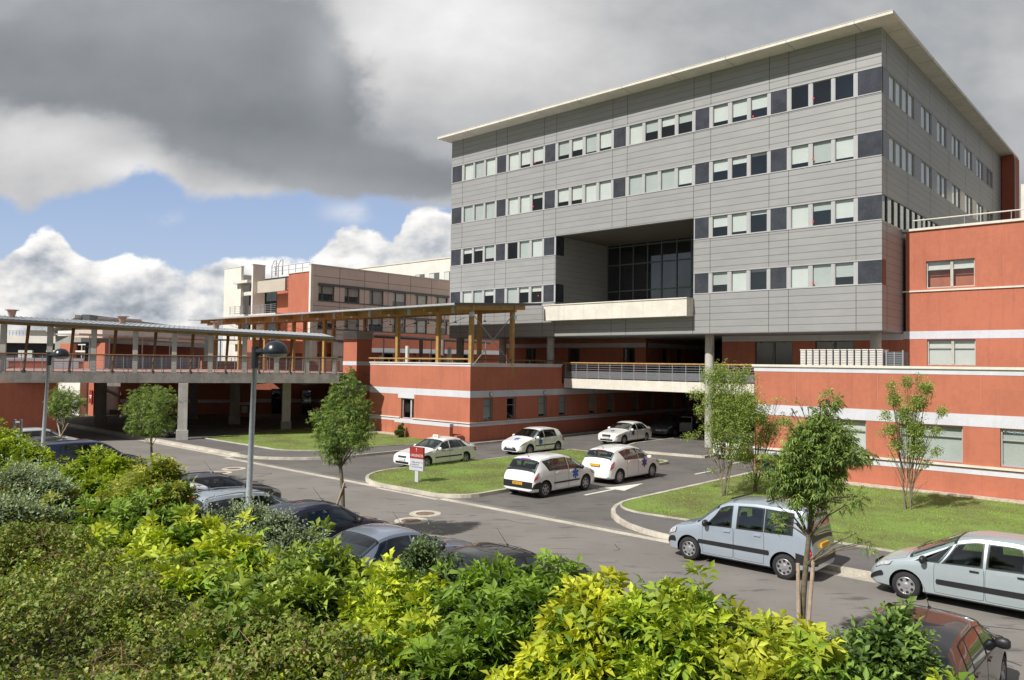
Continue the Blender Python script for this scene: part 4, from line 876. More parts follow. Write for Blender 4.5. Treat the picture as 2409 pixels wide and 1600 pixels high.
# building with canopy and white columns at the back of the terrace
r = thing('clinic_entrance', 'red building with white round columns and low roof at the back of the terrace', 'building', I4)
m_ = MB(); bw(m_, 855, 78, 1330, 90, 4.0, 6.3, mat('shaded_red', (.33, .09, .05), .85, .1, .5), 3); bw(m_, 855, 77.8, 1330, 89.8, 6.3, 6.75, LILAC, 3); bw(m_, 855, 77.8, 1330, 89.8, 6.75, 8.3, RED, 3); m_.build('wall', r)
for p in (900, 1010, 1075): m_ = MB(); bw(m_, p, 77.3+(p-855)*.025, p+26, 77.3+(p-829)*.025, 4.4, 6.3, FRAMED, .1); bw(m_, p+2, 77.2+(p-855)*.025, p+24, 77.2+(p-829)*.025, 4.5, 6.2, GLASSD, .02); m_.build('window', r)
for p in (958, 1057): A = atY(p, 850, 73); MB().tube([(A.x, A.y, 4.3), (A.x, A.y, 6.9)], .19, 16, WHITE).build('column', r)
for p, Y in ((990, 66), (1041, 68), (1078, 62)): A = atY(p, 850, Y); MB().tube([(A.x, A.y, 4.3), (A.x, A.y, 7.4)], .17, 12, CONC).build('column', r)
m_ = MB(); bw(m_, 880, 62, 1155, 78, 7.45, 7.58, ROOFM, 2.6); bw(m_, 880, 61.96, 1155, 77.96, 7.3, 7.46, DKGREY, .05); m_.build('canopy', r)
m_ = MB().use(RAILM)
for p, Y in ((902, 62.8), (1014, 69), (1142, 76.5)): A = atY(p, 850, Y); m_.tube([(A.x, A.y, 4.3), (A.x, A.y, 7.4)], .05, 6)
m_.build('downpipe', r)
m_ = MB(); bw(m_, 600, 84, 870, 95, 4.0, 6.2, MATS['red_in_shade'], 3); bw(m_, 600, 84, 870, 95, 6.2, 7.6, RED, 3); m_.build('side_wall', r)  # lower wall is the red render darkened to stand for shade
# ---------------------------------------------------------------- cars
CARGL = mat('car_window', (.018, .022, .024), .03, 0, spec=.9); CARGL2 = mat('car_window_pale', (.045, .06, .055), .03, .25, 1.8, spec=.9)
STAR = []
for i in range(3):
    a = math.pi/3*i+math.pi/2; d = (math.cos(a), math.sin(a)); n = (-d[1], d[0]); STAR.append([(d[0]*s1+n[0]*s2*.27, d[1]*s1+n[1]*s2*.27) for s1, s2 in ((-1, -1), (1, -1), (1, 1), (-1, 1))])
class Car:
    def __init__(s, P):
        s.P = P; L = s.L = P['L']; s.w = P['W']/2; n = 240; s.S = np.linspace(0, L, n)
        def sm(y, sg):
            k_ = max(1, int(sg/(L/n)*3)); kr = np.exp(-.5*(np.arange(-k_, k_+1)/(k_/3))**2); kr /= kr.sum(); yp = np.pad(y, k_, mode='reflect', reflect_type='odd'); return np.convolve(yp, kr, 'valid')
        s.zt = sm(np.interp(s.S, *zip(*P['prof'])), P.get('sm', .06)); s.bl = np.interp(s.S, *zip(*P['belt'])); s.bl = sm(np.minimum(s.bl, s.zt-.05), .05); s.bl = np.minimum(s.bl, s.zt-.025)
        pl = P.get('plan') or [(0, .76), (.05, .84), (.15, .91), (.4, .965), (.9, 1), (L-1.0, 1), (L-.45, .97), (L-.12, .93), (L-.04, .89), (L, .84)]
        s.pw = sm(np.interp(s.S, *zip(*pl)), .04)*s.w
        s.zs = np.interp(s.S, [0, .1, .5, L-.5, L-.08, L], [.24, .2, .19, .2, .25, .3])
    def sec(s, x):
        f = lambda y: float(np.interp(x, s.S, y)); zt, b, w, z0 = f(s.zt), f(s.bl), f(s.pw), f(s.zs); h = zt-b; k_ = s.P.get('tum', .34)
        wb = w*.985; yr = wb-k_*max(0, h-.05)-.03; r = min(.09, h*.55); zl = min(.46, b*.6)
        pts = [(0, z0), (w-.13, z0), (w-.025, z0+.06), (w, zl), (w*.998, (zl+b)/2+.02), (wb, b)]
        for t_ in (1/3, 2/3, 1): pts.append((wb+(yr-wb)*(t_**1.25), b+(zt-r-b)*t_))
        pts += [(yr-.03, zt-r*.38), (yr-.11, zt-r*.06), (yr*.5, zt+.022), (0, zt+.03)]
        return pts
    def P3(s, x, q, off=0, side=1):
        p = s.sec(x); i = max(0, min(11, int(q))); t_ = q-i; y0, z0 = p[i]; y1, z1 = p[i+1]; y = y0+(y1-y0)*t_; z = z0+(z1-z0)*t_
        if off:
            dy, dz = y1-y0, z1-z0; l = math.hypot(dy, dz) or 1; nx, nz = dz/l, -dy/l
            p2 = s.sec(min(s.L, x+.03)); p1 = s.sec(max(0, x-.03)); g = lambda pp: (pp[i][0]+(pp[i+1][0]-pp[i][0])*t_, pp[i][1]+(pp[i+1][1]-pp[i][1])*t_); A, B = g(p1), g(p2)
            ds = .06; sl_ = ((B[0]-A[0])*nx+(B[1]-A[1])*nz)/ds; m_ = math.sqrt(1+sl_*sl_); y += nx*off/m_; z += nz*off/m_; x -= sl_*off/m_
        return (side*y, s.L/2-x, z)
    def patch(s, mb, c, off, nu=8, nv=6, side=1, rnd=.0):
        """ c = (s at lower front, s at lower rear, s at upper front, s at upper rear, q low, q high) """
        a0, a1, b0, b1, q0, q1 = c; vs = []; fs = []
        for j in range(nv+1):
            for i in range(nu+1):
                u = 2*i/nu-1; v = 2*j/nv-1; k_ = 1-rnd*(abs(u)**4)*(abs(v)**4); u *= k_; v *= k_; u = (u+1)/2; v = (v+1)/2
                vs.append(s.P3((a0+(a1-a0)*u)*(1-v)+(b0+(b1-b0)*u)*v, q0+(q1-q0)*v, off, side))
        for j in range(nv):
            for i in range(nu): k_ = j*(nu+1)+i; fs.append((k_, k_+1, k_+nu+2, k_+nu+1) if side > 0 else (k_, k_+nu+1, k_+nu+2, k_+1))
        mb.add(vs, fs)
    def face(s, mb, x0, x1, z0, z1, rear=False, pr=.012, m_=None):
        y = s.L/2
        if rear: mb.box(x0, x1, -y-pr, -y+.03, z0, z1, m_)
        else: mb.box(x0, x1, y-.03, y+pr, z0, z1, m_)
def wheel(parent, c, side, r, style, pr={}):
    key = (round(r, 2), style, side); M = Matrix.Translation(c)
    if key in pr:
        o = inst(pr[key], parent, M)
        for ch in KIDS(pr[key]): c_ = ch.copy(); COL.objects.link(c_); c_.parent = o
        return
    m_ = MB().use(RUB); m_.lathe([(r*.62, -.09), (r*.93, -.10), (r*.985, -.075), (r, -.04), (r, .04), (r*.985, .075), (r*.93, .10), (r*.70, .098), (r*.64, .085)], axis='x', n=32); o = m_.build('wheel', parent, smooth=True, M=M)
    rr = r*.655; k_ = side; m_ = MB().use(RIMM); m_.lathe([(rr, .088*k_), (rr*.93, .095*k_), (rr*.86, .075*k_), (rr*.4, .082*k_), (rr*.2, .097*k_), (.001, .099*k_)], axis='x', n=32)
    m_.use(BLACK); nn = {'8': 8, '6': 6, '5': 5, '7': 7}[style]
    for i in range(nn):
        a = 2*math.pi*i/nn; vs = []; r0, r1, wd = (.56, .84, .17) if nn >= 7 else (.42, .86, .22)
        for (rad, da) in ((r0, -wd*.55), (r0*1.1, 0), (r0, wd*.55), ((r0+r1)/2, wd), (r1, wd*.75), (r1*1.02, 0), (r1, -wd*.75), ((r0+r1)/2, -wd)): vs.append((.088*k_+.004*k_, rr*rad*math.cos(a+da*1.3), rr*rad*math.sin(a+da*1.3)))
        m_.add(vs, [tuple(range(8)) if k_ > 0 else tuple(range(8))[::-1]])
    m_.build('rim', o, smooth=False); pr[key] = o
def ring(car, mb, c, off, e, side, full=False):
    a0, a1, b0, b1, q0, q1 = c; us = [0, e]+[e+(1-2*e)*i/8 for i in range(1, 8)]+[1-e, 1]; ev = e*(1.0 if not full else .6); vs_ = [0, ev]+[ev+(1-2*ev)*i/6 for i in range(1, 6)]+[1-ev, 1]; vs = []; fs = []
    if full: vs_[-1] = 1; 
    for v in vs_:
        for u in us: vs.append(car.P3((a0+(a1-a0)*u)*(1-v)+(b0+(b1-b0)*u)*v, q0+(q1-q0)*v, off, side))
    n = len(us)
    for j in range(len(vs_)-1):
        for i in range(n-1):
            if 0 < i < n-2 and (j > 0 if full else 0 < j < len(vs_)-2): continue
            if full and j == len(vs_)-2 and 0 < i < n-2: continue
            k_ = j*n+i; fs.append((k_, k_+1, k_+n+1, k_+n) if side > 0 else (k_, k_+n, k_+n+1, k_+1))
    mb.add(vs, fs)
def bolt_glass(car, root, P, gl):
    for side in (1, -1):
        for wdef in P['win']:
            m_ = MB().use(BLACK); q0, q1 = P.get('wq', (5.25, 7.85)); c = (*wdef, q0, q1); g_ = .022
            ring(car, m_, (c[0]-g_, c[1]+g_, c[2]-g_, c[3]+g_, q0-.12, q1+.1), .005, min(.2, .05/max(.1, c[1]-c[0])), side)
            o = m_.build('side_window', root, smooth=True); m_ = MB().use(gl); car.patch(m_, c, .009, 10, 6, side, .07); m_.build('pane', o, smooth=True)
    for nm, (s0, s1), (q0,) in (('windscreen', P['ws'], (8.25,)), ('rear_window', P['rw'], (8.3,))):
        m_ = MB()
        for side in (1, -1):
            m_.use(BLACK); ring(car, m_, (s0-.02, s1+.02, s0-.02, s1+.02, q0-.15, 12), .006, min(.2, .06/max(.1, s1-s0)), side, True); m_.use(gl); car.patch(m_, (s0+.01, s1-.01, s0+.01, s1-.01, q0+.1, 12), .010, 10, 8, side, .0)
        m_.build(nm, root, smooth=True)
def make_car(name, label, cat, M, P, col, group=None, gl=None, trim=None, body_only=False):
    root = thing(name, label, cat, M, group); car = Car(P); gl = CARG; L = car.L; w_ = car.w; PT = paint('paint_%d_%d_%d' % tuple(int(c_*100) for c_ in col[:3]), col[:3], metal=(col[3] if len(col) > 3 else 0)); trim = trim or BLACK
    st = sorted(set([0, .02, .05, .09, .14, .2, .28]+list(np.linspace(.36, L-.36, 34))+[L-.28, L-.2, L-.14, L-.09, L-.05, L-.02, L])); m_ = MB().use(PT); m_.mats.append(BLACK); vs = []; fs = []
    for x in st:
        p = car.sec(x); y = L/2-x; vs += [(a, y, z) for a, z in p]+[(-a, y, z) for a, z in p[11:0:-1]]
    for i in range(len(st)-1):
        for k_ in range(24): fs.append((i*24+k_, i*24+(k_+1) % 24, (i+1)*24+(k_+1) % 24, (i+1)*24+k_))
    fs += [tuple(range(24))[::-1], tuple(range((len(st)-1)*24, len(st)*24))]; m_.add(vs, fs); b = m_.build('body', root, fix=True)
    r = P.get('r', .31); fx = P['fo']; axl = (L/2-fx, L/2-fx-P['wb'])
    ct = MB(); ct.mats = [PT, BLACK]; ct.cur = 1
    for y in axl:
        for sd_ in (1, -1):
            n = 28; x0, x1 = sorted((sd_*(w_-.30), sd_*(w_+.2))); rr = r+.06
            vs = [(x, y+rr*math.cos(2*math.pi*k_/n), r+.01+rr*math.sin(2*math.pi*k_/n)) for x in (x0, x1) for k_ in range(n)]
            ct.add(vs, [tuple(range(n)), tuple(range(n, 2*n))[::-1]]+[(k_, n+k_, n+(k_+1) % n, (k_+1) % n) for k_ in range(n)])
    cuts = [ct]
    # cabin space, side window and screen openings
    c0, c1 = P['ws'][0]+.10, P['rw'][1]-.06; cb = MB(); cb.mats = [PT, BLACK]; cb.cur = 1; vs = []; ns = 22; zb_ = float(np.interp((c0+c1)/2, car.S, car.bl))-.28
    for i in range(ns+1):
        x = c0+(c1-c0)*i/ns; p = car.sec(x); hh = p[12][1]-zb_-.04; top = max(p[12][1]-.045, zb_+.03); y = L/2-x; rr_ = []
        for (yy, zz) in p[5:12]: rr_.append((max(.04, yy-.04), min(zz-.03, top-.001)))
        rg = [(rr_[0][0]-.02, zb_)]+[(yy, max(zb_+.01+.001*k_, zz)) for k_, (yy, zz) in enumerate(rr_)]+[(0, top+.004)]
        vs += [(yy, y, zz) for yy, zz in rg]+[(-yy, y, zz) for yy, zz in rg[-2::-1]]
    m8 = len(vs)//(ns+1); cb.add(vs, [(i*m8+k_, i*m8+(k_+1) % m8, (i+1)*m8+(k_+1) % m8, (i+1)*m8+k_) for i in range(ns) for k_ in range(m8)]+[tuple(range(m8))[::-1], tuple(range(ns*m8, (ns+1)*m8))]); cuts.append(cb)
    sw = MB(); sw.mats = [PT, BLACK]; sw.cur = 1; q0_, q1_ = P.get('wq', (5.25, 7.85))
    for (a0, a1, b0_, b1_) in P['win']:
        e = .012; n_ = 6; poly = [car.P3(a0+e+(a1-a0-2*e)*i/n_, q0_+.06) for i in range(n_+1)]+[car.P3(b1_-e-(b1_-b0_-2*e)*i/n_, q1_-.06) for i in range(n_+1)]; n_ = len(poly)
        sw.add([(-w_-.1, q[1], q[2]) for q in poly]+[(w_+.1, q[1], q[2]) for q in poly], [tuple(range(n_)), tuple(range(n_, 2*n_))[::-1]]+[(i, n_+i, n_+(i+1) % n_, (i+1) % n_) for i in range(n_)])
    cuts.append(sw)
    for (s0, s1), qq in ((P['ws'], 8.45), (P['rw'], 8.5)):
        sc_ = MB(); sc_.mats = [PT, BLACK]; sc_.cur = 1; A = car.P3(s0+.04, 12); B_ = car.P3(s1-.04, 12); d_ = Vector((0, B_[1]-A[1], B_[2]-A[2])).normalized(); nn_ = Vector((0, -d_.z, d_.y)); nn_ = nn_ if nn_.z > 0 else -nn_
        xa = car.P3(s0+.04, qq)[0]-.03; xb = car.P3(s1-.04, qq)[0]-.03; P4 = [Vector((xa, A[1], A[2])), Vector((xb, B_[1], B_[2])), Vector((-xb, B_[1], B_[2])), Vector((-xa, A[1], A[2]))]
        sc_.add([p+nn_*.15 for p in P4]+[p-nn_*.16 for p in P4], [(0, 1, 2, 3), (7, 6, 5, 4)]+[(i, 4+i, 4+(i+1) % 4, (i+1) % 4) for i in range(4)]); cuts.append(sc_)
    for q_, cc in enumerate(cuts):
        co = cc.build('cutter', root, fix=True); md = b.modifiers.new('cut', 'BOOLEAN'); md.operation = 'DIFFERENCE'; md.object = co; md.solver = 'EXACT'
        dg = bpy.context.evaluated_depsgraph_get(); dg.update(); me = bpy.data.meshes.new_from_object(b.evaluated_get(dg)); b.modifiers.clear(); bpy.data.objects.remove(co, do_unlink=True)
        if len(me.polygons) > 400: b.data = me
        else: print('BOOL FAIL', label, q_, len(me.polygons))
    seatm = mat('seat_cloth', (.05, .055, .06), .9, .1, 6)
    for (sx, sy) in ((.36, P['ws'][1]+.38), (-.36, P['ws'][1]+.38)):
        y = L/2-sy; m_ = MB().use(seatm); m_.box(sx-.23, sx+.23, y-.05, y+.42, zb_+.005, zb_+.10); m_.add([(sx-.22, y-.05, zb_+.02), (sx+.22, y-.05, zb_+.02), (sx+.20, y-.20, zb_+.48), (sx-.20, y-.20, zb_+.48), (sx-.22, y+.06, zb_+.02), (sx+.22, y+.06, zb_+.02), (sx+.20, y-.12, zb_+.48), (sx-.20, y-.12, zb_+.48)], [(0, 3, 2, 1), (4, 5, 6, 7), (0, 1, 5, 4), (1, 2, 6, 5), (2, 3, 7, 6), (3, 0, 4, 7)])
        m_.box(sx-.12, sx+.12, y-.20, y-.12, zb_+.50, zb_+.66 if P['H'] > 1.45 else zb_+.60); m_.build('front_seat', root)
    y = L/2-(P['ws'][1]+1.25); m_ = MB().use(seatm); m_.box(-.62, .62, y, y+.45, zb_+.005, zb_+.1); m_.box(-.62, .62, y-.1, y, zb_+.005, zb_+.45); m_.build('rear_seat', root)
    yd = L/2-(P['ws'][0]+.42); m_ = MB().use(BLACK); m_.box(-w_+.16, w_-.16, yd-.1, yd+.16, zb_+.01, zb_+.22); m_.tube([(-.36+.16*math.cos(a_), yd-.16, zb_+.22+.16*math.sin(a_)) for a_ in np.linspace(0, 6.28, 13)], .014, 5); m_.build('dashboard', root)
    b.data.polygons.foreach_set('use_smooth', [True]*len(b.data.polygons)); b.data.set_sharp_from_angle(angle=R_(38))
    if body_only: return root, car
    bolt_glass(car, root, P, gl)
    for y in axl:
        for sd_ in (1, -1): wheel(root, (sd_*(w_-.115), y, r), sd_, r, P.get('rim', '6'))
    # doors
    for side in (1, -1):
        for (d0, d1) in P['doors']:
            m_ = MB().use(JOINT); car.patch(m_, (d0-.009, d1+.009, d0-.009, d1+.009, 2.15, 5.12), .0015, 6, 10, side, .03); m_.use(PT); car.patch(m_, (d0, d1, d0, d1, 2.2, 5.1), .004, 8, 12, side, .03); dr_ = m_.build('door', root, smooth=True)
            if P.get('handle', 1):
                h0 = d1-.26; m_ = MB().use(P.get('hmat') or PT); p = car.P3(h0+.08, 4.72, .0, side); m_.box(p[0]-.012, p[0]+.03*1 if side > 0 else p[0]+.012, p[1]-.09, p[1]+.09, p[2]-.015, p[2]+.02) if side > 0 else m_.box(p[0]-.03, p[0]+.012, p[1]-.09, p[1]+.09, p[2]-.015, p[2]+.02); m_.build('handle', dr_)
        if P.get('mould'):
            m_ = MB().use(trim); s0, s1, q0, q1 = P['mould']; car.patch(m_, (s0, s1, s0, s1, q0, q1), .014, 14, 2, side, .02); m_.build('side_moulding', root, smooth=True)
        hl = P.get('head', (.05, .44, .16, .52, 4.35, 5.55)); m_ = MB().use(BLACK); car.patch(m_, (hl[0]-.02, hl[1]+.02, hl[2]-.02, hl[3]+.02, hl[4]-.1, hl[5]+.1), .003, 6, 5, side, .1); m_.use(CLEARL); car.patch(m_, hl, .010, 6, 5, side, .12); m_.build('headlight', root, smooth=True)
        tl = P.get('tail', (L-.30, L-.03, L-.30, L-.10, 4.0, 5.6)); m_ = MB().use(REDL); car.patch(m_, tl, .012, 5, 6, side, .1); m_.use(CLEARL); car.patch(m_, (tl[0]+.03, tl[1]-.03, tl[2]+.05, tl[3]-.03, tl[4]+.45, tl[4]+.75), .016, 3, 3, side, .1); m_.build('tail_light', root, smooth=True)
        xm = P['ws'][0]+.30; p = car.P3(xm, 5.6, .0, side); m_ = MB().use(P.get('mirm') or BLACK); c_ = (p[0]+side*.10, p[1]+.02, p[2]+.03)
        m_.lathe([(.001, -.11), (.055, -.105), (.085, -.07), (.095, 0), (.085, .07), (.055, .105), (.001, .11)], axis='x', n=12, c=c_); m_.v = [(v[0], c_[1]+(v[1]-c_[1])*.75, v[2]) for v in m_.v]; m_.use(BLACK).box(min(p[0], c_[0]), max(p[0], c_[0]), p[1]-.02, p[1]+.03, p[2]-.03, p[2]+.01); m_.build('mirror', root, smooth=True)
    s0, s1 = .36, P['ws'][0]-.10; m_ = MB()
    for side in (1, -1): m_.use(JOINT); car.patch(m_, (s0-.009, s1+.009, s0-.009, s1+.009, 8.45, 12), .0015, 8, 6, side); m_.use(PT); car.patch(m_, (s0, s1, s0, s1, 8.55, 12), .004, 8, 6, side)
    m_.build('bonnet', root, smooth=True)
    for xw in (-.28, .30):
        a_ = car.P3(P['ws'][0]+.03, 11); m_ = MB().use(BLACK).tube([(xw, a_[1]+.02, a_[2]+.03), (xw+.42, car.P3(P['ws'][0]+.10, 11)[1], car.P3(P['ws'][0]+.10, 11)[2]+.03)], .008, 5).build('wiper', root)
    # front face
    g = P.get('grille', (.30, .57, .66)); m_ = MB(); car.face(m_, -g[0], g[0], g[1], g[2], m_=BLACK)
    for q in range(3): car.face(m_, -g[0]+.02, g[0]-.02, g[1]+.015+q*(g[2]-g[1])/3, g[1]+.03+q*(g[2]-g[1])/3, pr=.018, m_=CHROME if P.get('chrome') else DKGREY)
    m_.build('grille', root); m_ = MB(); car.face(m_, -.5, .5, .27, .38, m_=BLACK, pr=.008); m_.build('air_intake', root)
    m_ = MB(); car.face(m_, -.26, .26, .42, .53, pr=.02, m_=P.get('fplate') or PLATEW); car.face(m_, -.258, -.215, .422, .528, pr=.022, m_=BLUEM); m_.build('number_plate', root)
    rz = P.get('rplate', (.62, .72)); m_ = MB(); car.face(m_, -.26, .26, *rz, rear=True, pr=.03, m_=P.get('rplm') or AMBER); m_.build('number_plate', root)
    if P.get('rbump'):
        z0, z1 = P['rbump']; m_ = MB().use(BLACK)
        for side in (1, -1):
            q0, q1 = P.get('rbq', (3.05, 3.9)); car.patch(m_, (L-.42, L-.0, L-.42, L-.0, q0, q1), .012, 8, 3, side)
        car.face(m_, -w_*.84, w_*.84, z0, z1, rear=True, pr=.014, m_=BLACK); m_.build('rear_bumper_strip', root, smooth=False)
    if P.get('fbump'):
        for side in (1, -1): m_ = MB().use(BLACK); car.patch(m_, (.0, .34, .0, .30, 3.0, 3.75), .014, 8, 3, side, .1); m_.build('front_bumper_strip', root)
    sh = MB().use(BLACK); sh.box(-w_+.32, w_-.32, -L/2+.3, L/2-.3, .17, .21); sh.build('underbody', root)
    if P.get('rails'):
        for side in (1, -1):
            pts = [car.P3(x, 9.6, o_, side) for x, o_ in ((P['rails'][0], .0), (P['rails'][0]+.12, .05), ((P['rails'][0]+P['rails'][1])/2, .06), (P['rails'][1]-.12, .05), (P['rails'][1], .0))]; MB().use(P.get('railm') or CHROME).tube(pts, .016, 6).build('roof_rail', root)
    if P.get('ant'):
        p = car.P3(P['ant'], 12); MB().use(BLACK).tube([p, (p[0], p[1]-.34 if P.get('antb', 1) else p[1], p[2]+.42)], [.006, .003], 5).lathe([(.03, 0), (.02, .03), (.001, .035)], n=8, c=p).build('aerial', root)
    if P.get('chmsl'):
        m_ = MB(); s0 = P['rw'][0]
        for side in (1, -1): m_.use(REDL); car.patch(m_, (s0-.05, s0-.012, s0-.05, s0-.012, 11.3, 12), .012, 2, 3, side)
        m_.build('brake_light', root)
    return root, car
def star(root, car, x, z, sz, side, mt=BLUEM, flat=None):
    m_ = MB().use(mt)
    for i, quad in enumerate(STAR):
        if flat is None:
            w0 = car.sec(x)[3][0]+.008+.001*i; m_.add([(side*w0, car.L/2-x+p[0]*sz, z+p[1]*sz) for p in quad], [(0, 1, 2, 3) if side < 0 else (3, 2, 1, 0)])
        else:
            vs = []
            for p in quad:
                xx = x+p[1]*sz; pt = car.P3(xx, 12); vs.append((p[0]*sz, pt[1], pt[2]+.006+.001*i))
            m_.add(vs, [(0, 1, 2, 3)])
    m_.build('star_emblem', root)
def bell(L, z0, z1): return [(0, z0*.7), (.25, z0*.8), (1.0, z0), (L-.5, z1), (L, z1*.8)]
SEDAN = dict(L=4.58, W=1.77, H=1.43, wb=2.75, fo=.90, prof=[(0, .56), (.07, .66), (.3, .76), (1.25, .93), (1.38, .965), (2.1, 1.34), (2.45, 1.42), (3.05, 1.43), (3.45, 1.36), (4.02, 1.08), (4.42, 1.04), (4.54, .98), (4.58, .80)], belt=bell(4.58, .88, .95),
             win=[(1.52, 2.42, 2.02, 2.44), (2.52, 3.36, 2.53, 3.12), (3.42, 3.72, 3.18, 3.36)], ws=(1.42, 2.08), rw=(3.42, 4.0), doors=[(1.5, 2.46), (2.49, 3.45)], mould=(1.45, 3.35, 3.15, 3.42), fbump=0)
MPV = dict(L=4.26, W=1.81, H=1.62, wb=2.69, fo=.86, r=.325, prof=[(0, .60), (.07, .74), (.3, .88), (.88, 1.02), (.98, 1.06), (1.72, 1.50), (2.15, 1.60), (3.0, 1.61), (3.6, 1.55), (3.78, 1.49), (4.10, 1.08), (4.19, .98), (4.26, .62)], belt=bell(4.26, .98, 1.04),
           win=[(1.12, 2.02, 1.72, 2.04), (2.1, 2.98, 2.12, 3.0), (3.04, 3.32, 3.05, 3.62)], ws=(1.02, 1.74), rw=(3.80, 4.10), doors=[(1.3, 2.06), (2.09, 2.98)], mould=(1.32, 3.05, 3.15, 3.38), rbump=(.40, .66), rbq=(2.6, 3.7), rplate=(.52, .63), tail=(4.02, 4.22, 3.90, 4.12, 4.35, 5.75), chmsl=1, ant=3.6, tum=.30)
HATCH = dict(L=4.20, W=1.75, H=1.51, wb=2.61, fo=.82, prof=[(0, .56), (.07, .68), (.25, .79), (.98, .98), (1.08, 1.01), (1.78, 1.42), (2.2, 1.50), (3.0, 1.50), (3.55, 1.42), (3.72, 1.36), (4.06, 1.02), (4.14, .95), (4.20, .62)], belt=bell(4.2, .93, .99),
             win=[(1.2, 2.1, 1.76, 2.12), (2.18, 2.98, 2.2, 2.9), (3.03, 3.28, 2.95, 3.2)], ws=(1.12, 1.78), rw=(3.70, 4.02), doors=[(1.28, 2.14), (2.17, 3.05)], mould=(1.3, 3.1, 3.15, 3.4), ant=1.95, grille=(.42, .33, .48))
VAN = dict(L=4.14, W=1.74, H=1.80, wb=2.69, fo=.74, r=.315, rim='8', tum=.17, sm=.07, prof=[(0, .62), (.06, .76), (.25, .90), (.82, 1.04), (.95, 1.10), (1.5, 1.58), (1.85, 1.74), (2.6, 1.80), (3.9, 1.77), (4.0, 1.66), (4.08, 1.10), (4.11, .9), (4.14, .62)], belt=bell(4.14, 1.02, 1.10),
           win=[(1.24, 1.98, 1.66, 1.98), (2.15, 2.86, 2.16, 2.86), (2.92, 3.62, 2.92, 3.62)], ws=(1.0, 1.58), rw=(3.99, 4.07), doors=[(1.16, 2.05), (2.08, 2.9)], mould=(1.02, 3.05, 3.25, 3.62), rbump=(.42, .62), rbq=(2.9, 3.8), fbump=1, rplate=(.82, .93), tail=(4.02, 4.1, 4.0, 4.09, 3.9, 5.1), head=(.06, .30, .14, .36, 4.25, 5.6))
ROUND = dict(L=4.28, W=1.75, H=1.64, wb=2.76, fo=.82, r=.31, rim='7', tum=.30, sm=.10, prof=[(0, .54), (.06, .66), (.3, .83), (.72, .97), (.82, 1.0), (1.85, 1.52), (2.25, 1.62), (3.0, 1.63), (3.6, 1.53), (4.0, 1.15), (4.2, .95), (4.28, .60)], belt=bell(4.28, .93, 1.02),
             win=[(1.0, 1.5, 1.72, 1.76), (1.58, 2.36, 1.86, 2.38), (2.46, 3.26, 2.48, 3.1), (3.34, 3.62, 3.18, 3.45)], ws=(.92, 1.84), rw=(3.62, 3.98), doors=[(1.42, 2.40), (2.43, 3.3)], mould=(1.45, 3.5, 3.1, 3.55), fbump=1, head=(.14, .46, .26, .56, 4.6, 5.7), hmat=BLACK)
ESTATE = dict(L=4.55, W=1.75, H=1.46, wb=2.7, fo=.88, prof=[(0, .56), (.07, .66), (.3, .76), (1.2, .93), (1.32, .965), (2.0, 1.34), (2.35, 1.42), (3.4, 1.44), (4.0, 1.40), (4.12, 1.35), (4.42, 1.0), (4.5, .9), (4.55, .62)], belt=bell(4.55, .88, .95),
              win=[(1.45, 2.34, 1.95, 2.36), (2.42, 3.22, 2.44, 3.2), (3.3, 4.05, 3.28, 3.92)], ws=(1.36, 2.0), rw=(4.12, 4.42), doors=[(1.42, 2.38), (2.41, 3.3)], mould=(1.4, 3.3, 3.15, 3.4), rails=(2.1, 4.0), chmsl=1)
WHITEC = (.78, .78, .77)
def at_axle(P, a, bf, rot): # place by front axle along +b/-b headings
    off = P['L']/2-P['fo']; return SM(a, bf-off, 0, rot) if rot == 0 else SM(a, bf+off, 0, rot)
c = make_car('taxi', 'white taxi saloon with lit roof sign passing left of the grass island', 'taxi', at_axle(SEDAN, -17.15, -18.02, math.pi), dict(SEDAN, mirm=paint('paint_78_78_77', WHITEC)), WHITEC)
m_ = MB().use(mat('roof_sign_white', (.8, .8, .76), .4, 0)); p = c[1].P3(2.3, 12); m_.box(-.19, .19, p[1]-.07, p[1]+.07, p[2], p[2]+.16); o = m_.build('roof_sign', c[0]); text('TAXI', 'lettering', .12, INK, o, Matrix.Translation((0, p[1]+.073, p[2]+.04)) @ Matrix.Rotation(math.pi, 4, 'Z') @ Matrix.Rotation(math.pi/2, 4, 'X'))
text('TAXI AMBULANCE', 'lettering', .10, mat('green_ink', (.06, .16, .10), .6, 0), c[0], Matrix.Translation((-.897, .0, .80)) @ Matrix.Rotation(-math.pi/2, 4, 'Z') @ Matrix.Rotation(math.pi/2, 4, 'X'))
c[0]['label'] = 'white taxi saloon with roof sign on the left of the grass island'
P_ = dict(HATCH, mirm=MATS['paint_78_78_77'], ant=None)
c = make_car('ambulance_car', 'white hatchback with blue stars facing the camera beside the red pavilion', 'car', at_axle(P_, -17.3, -9.85, math.pi), P_, WHITEC, group='white ambulance cars on the side road')
star(c[0], c[1], 1.75, .74, .19, 1); star(c[0], c[1], 1.75, .74, .19, -1); star(c[0], c[1], .62, 0, .2, 1, flat=1)
P_ = dict(MPV, mirm=BLACK)
c = make_car('ambulance_car', 'white people carrier with black rear bumper and blue star, nearest on the side road', 'car', at_axle(P_, -7.75, -17.33, 0), P_, WHITEC, group='white ambulance cars on the side road', gl=CARGL2)
star(c[0], c[1], 1.62, .80, .21, 1); star(c[0], c[1], 1.62, .80, .21, -1)
text('6707 YA 17', 'lettering', .085, INK, c[0], Matrix.Translation((0, -2.163, .545)) @ Matrix.Rotation(math.pi/2, 4, 'X'))
text('AMBULANCE DU VALLON', 'lettering', .085, BLUEM, c[0], Matrix.Translation((0, -1.735, 1.46)) @ Matrix.Rotation(R_(52), 4, 'X'))
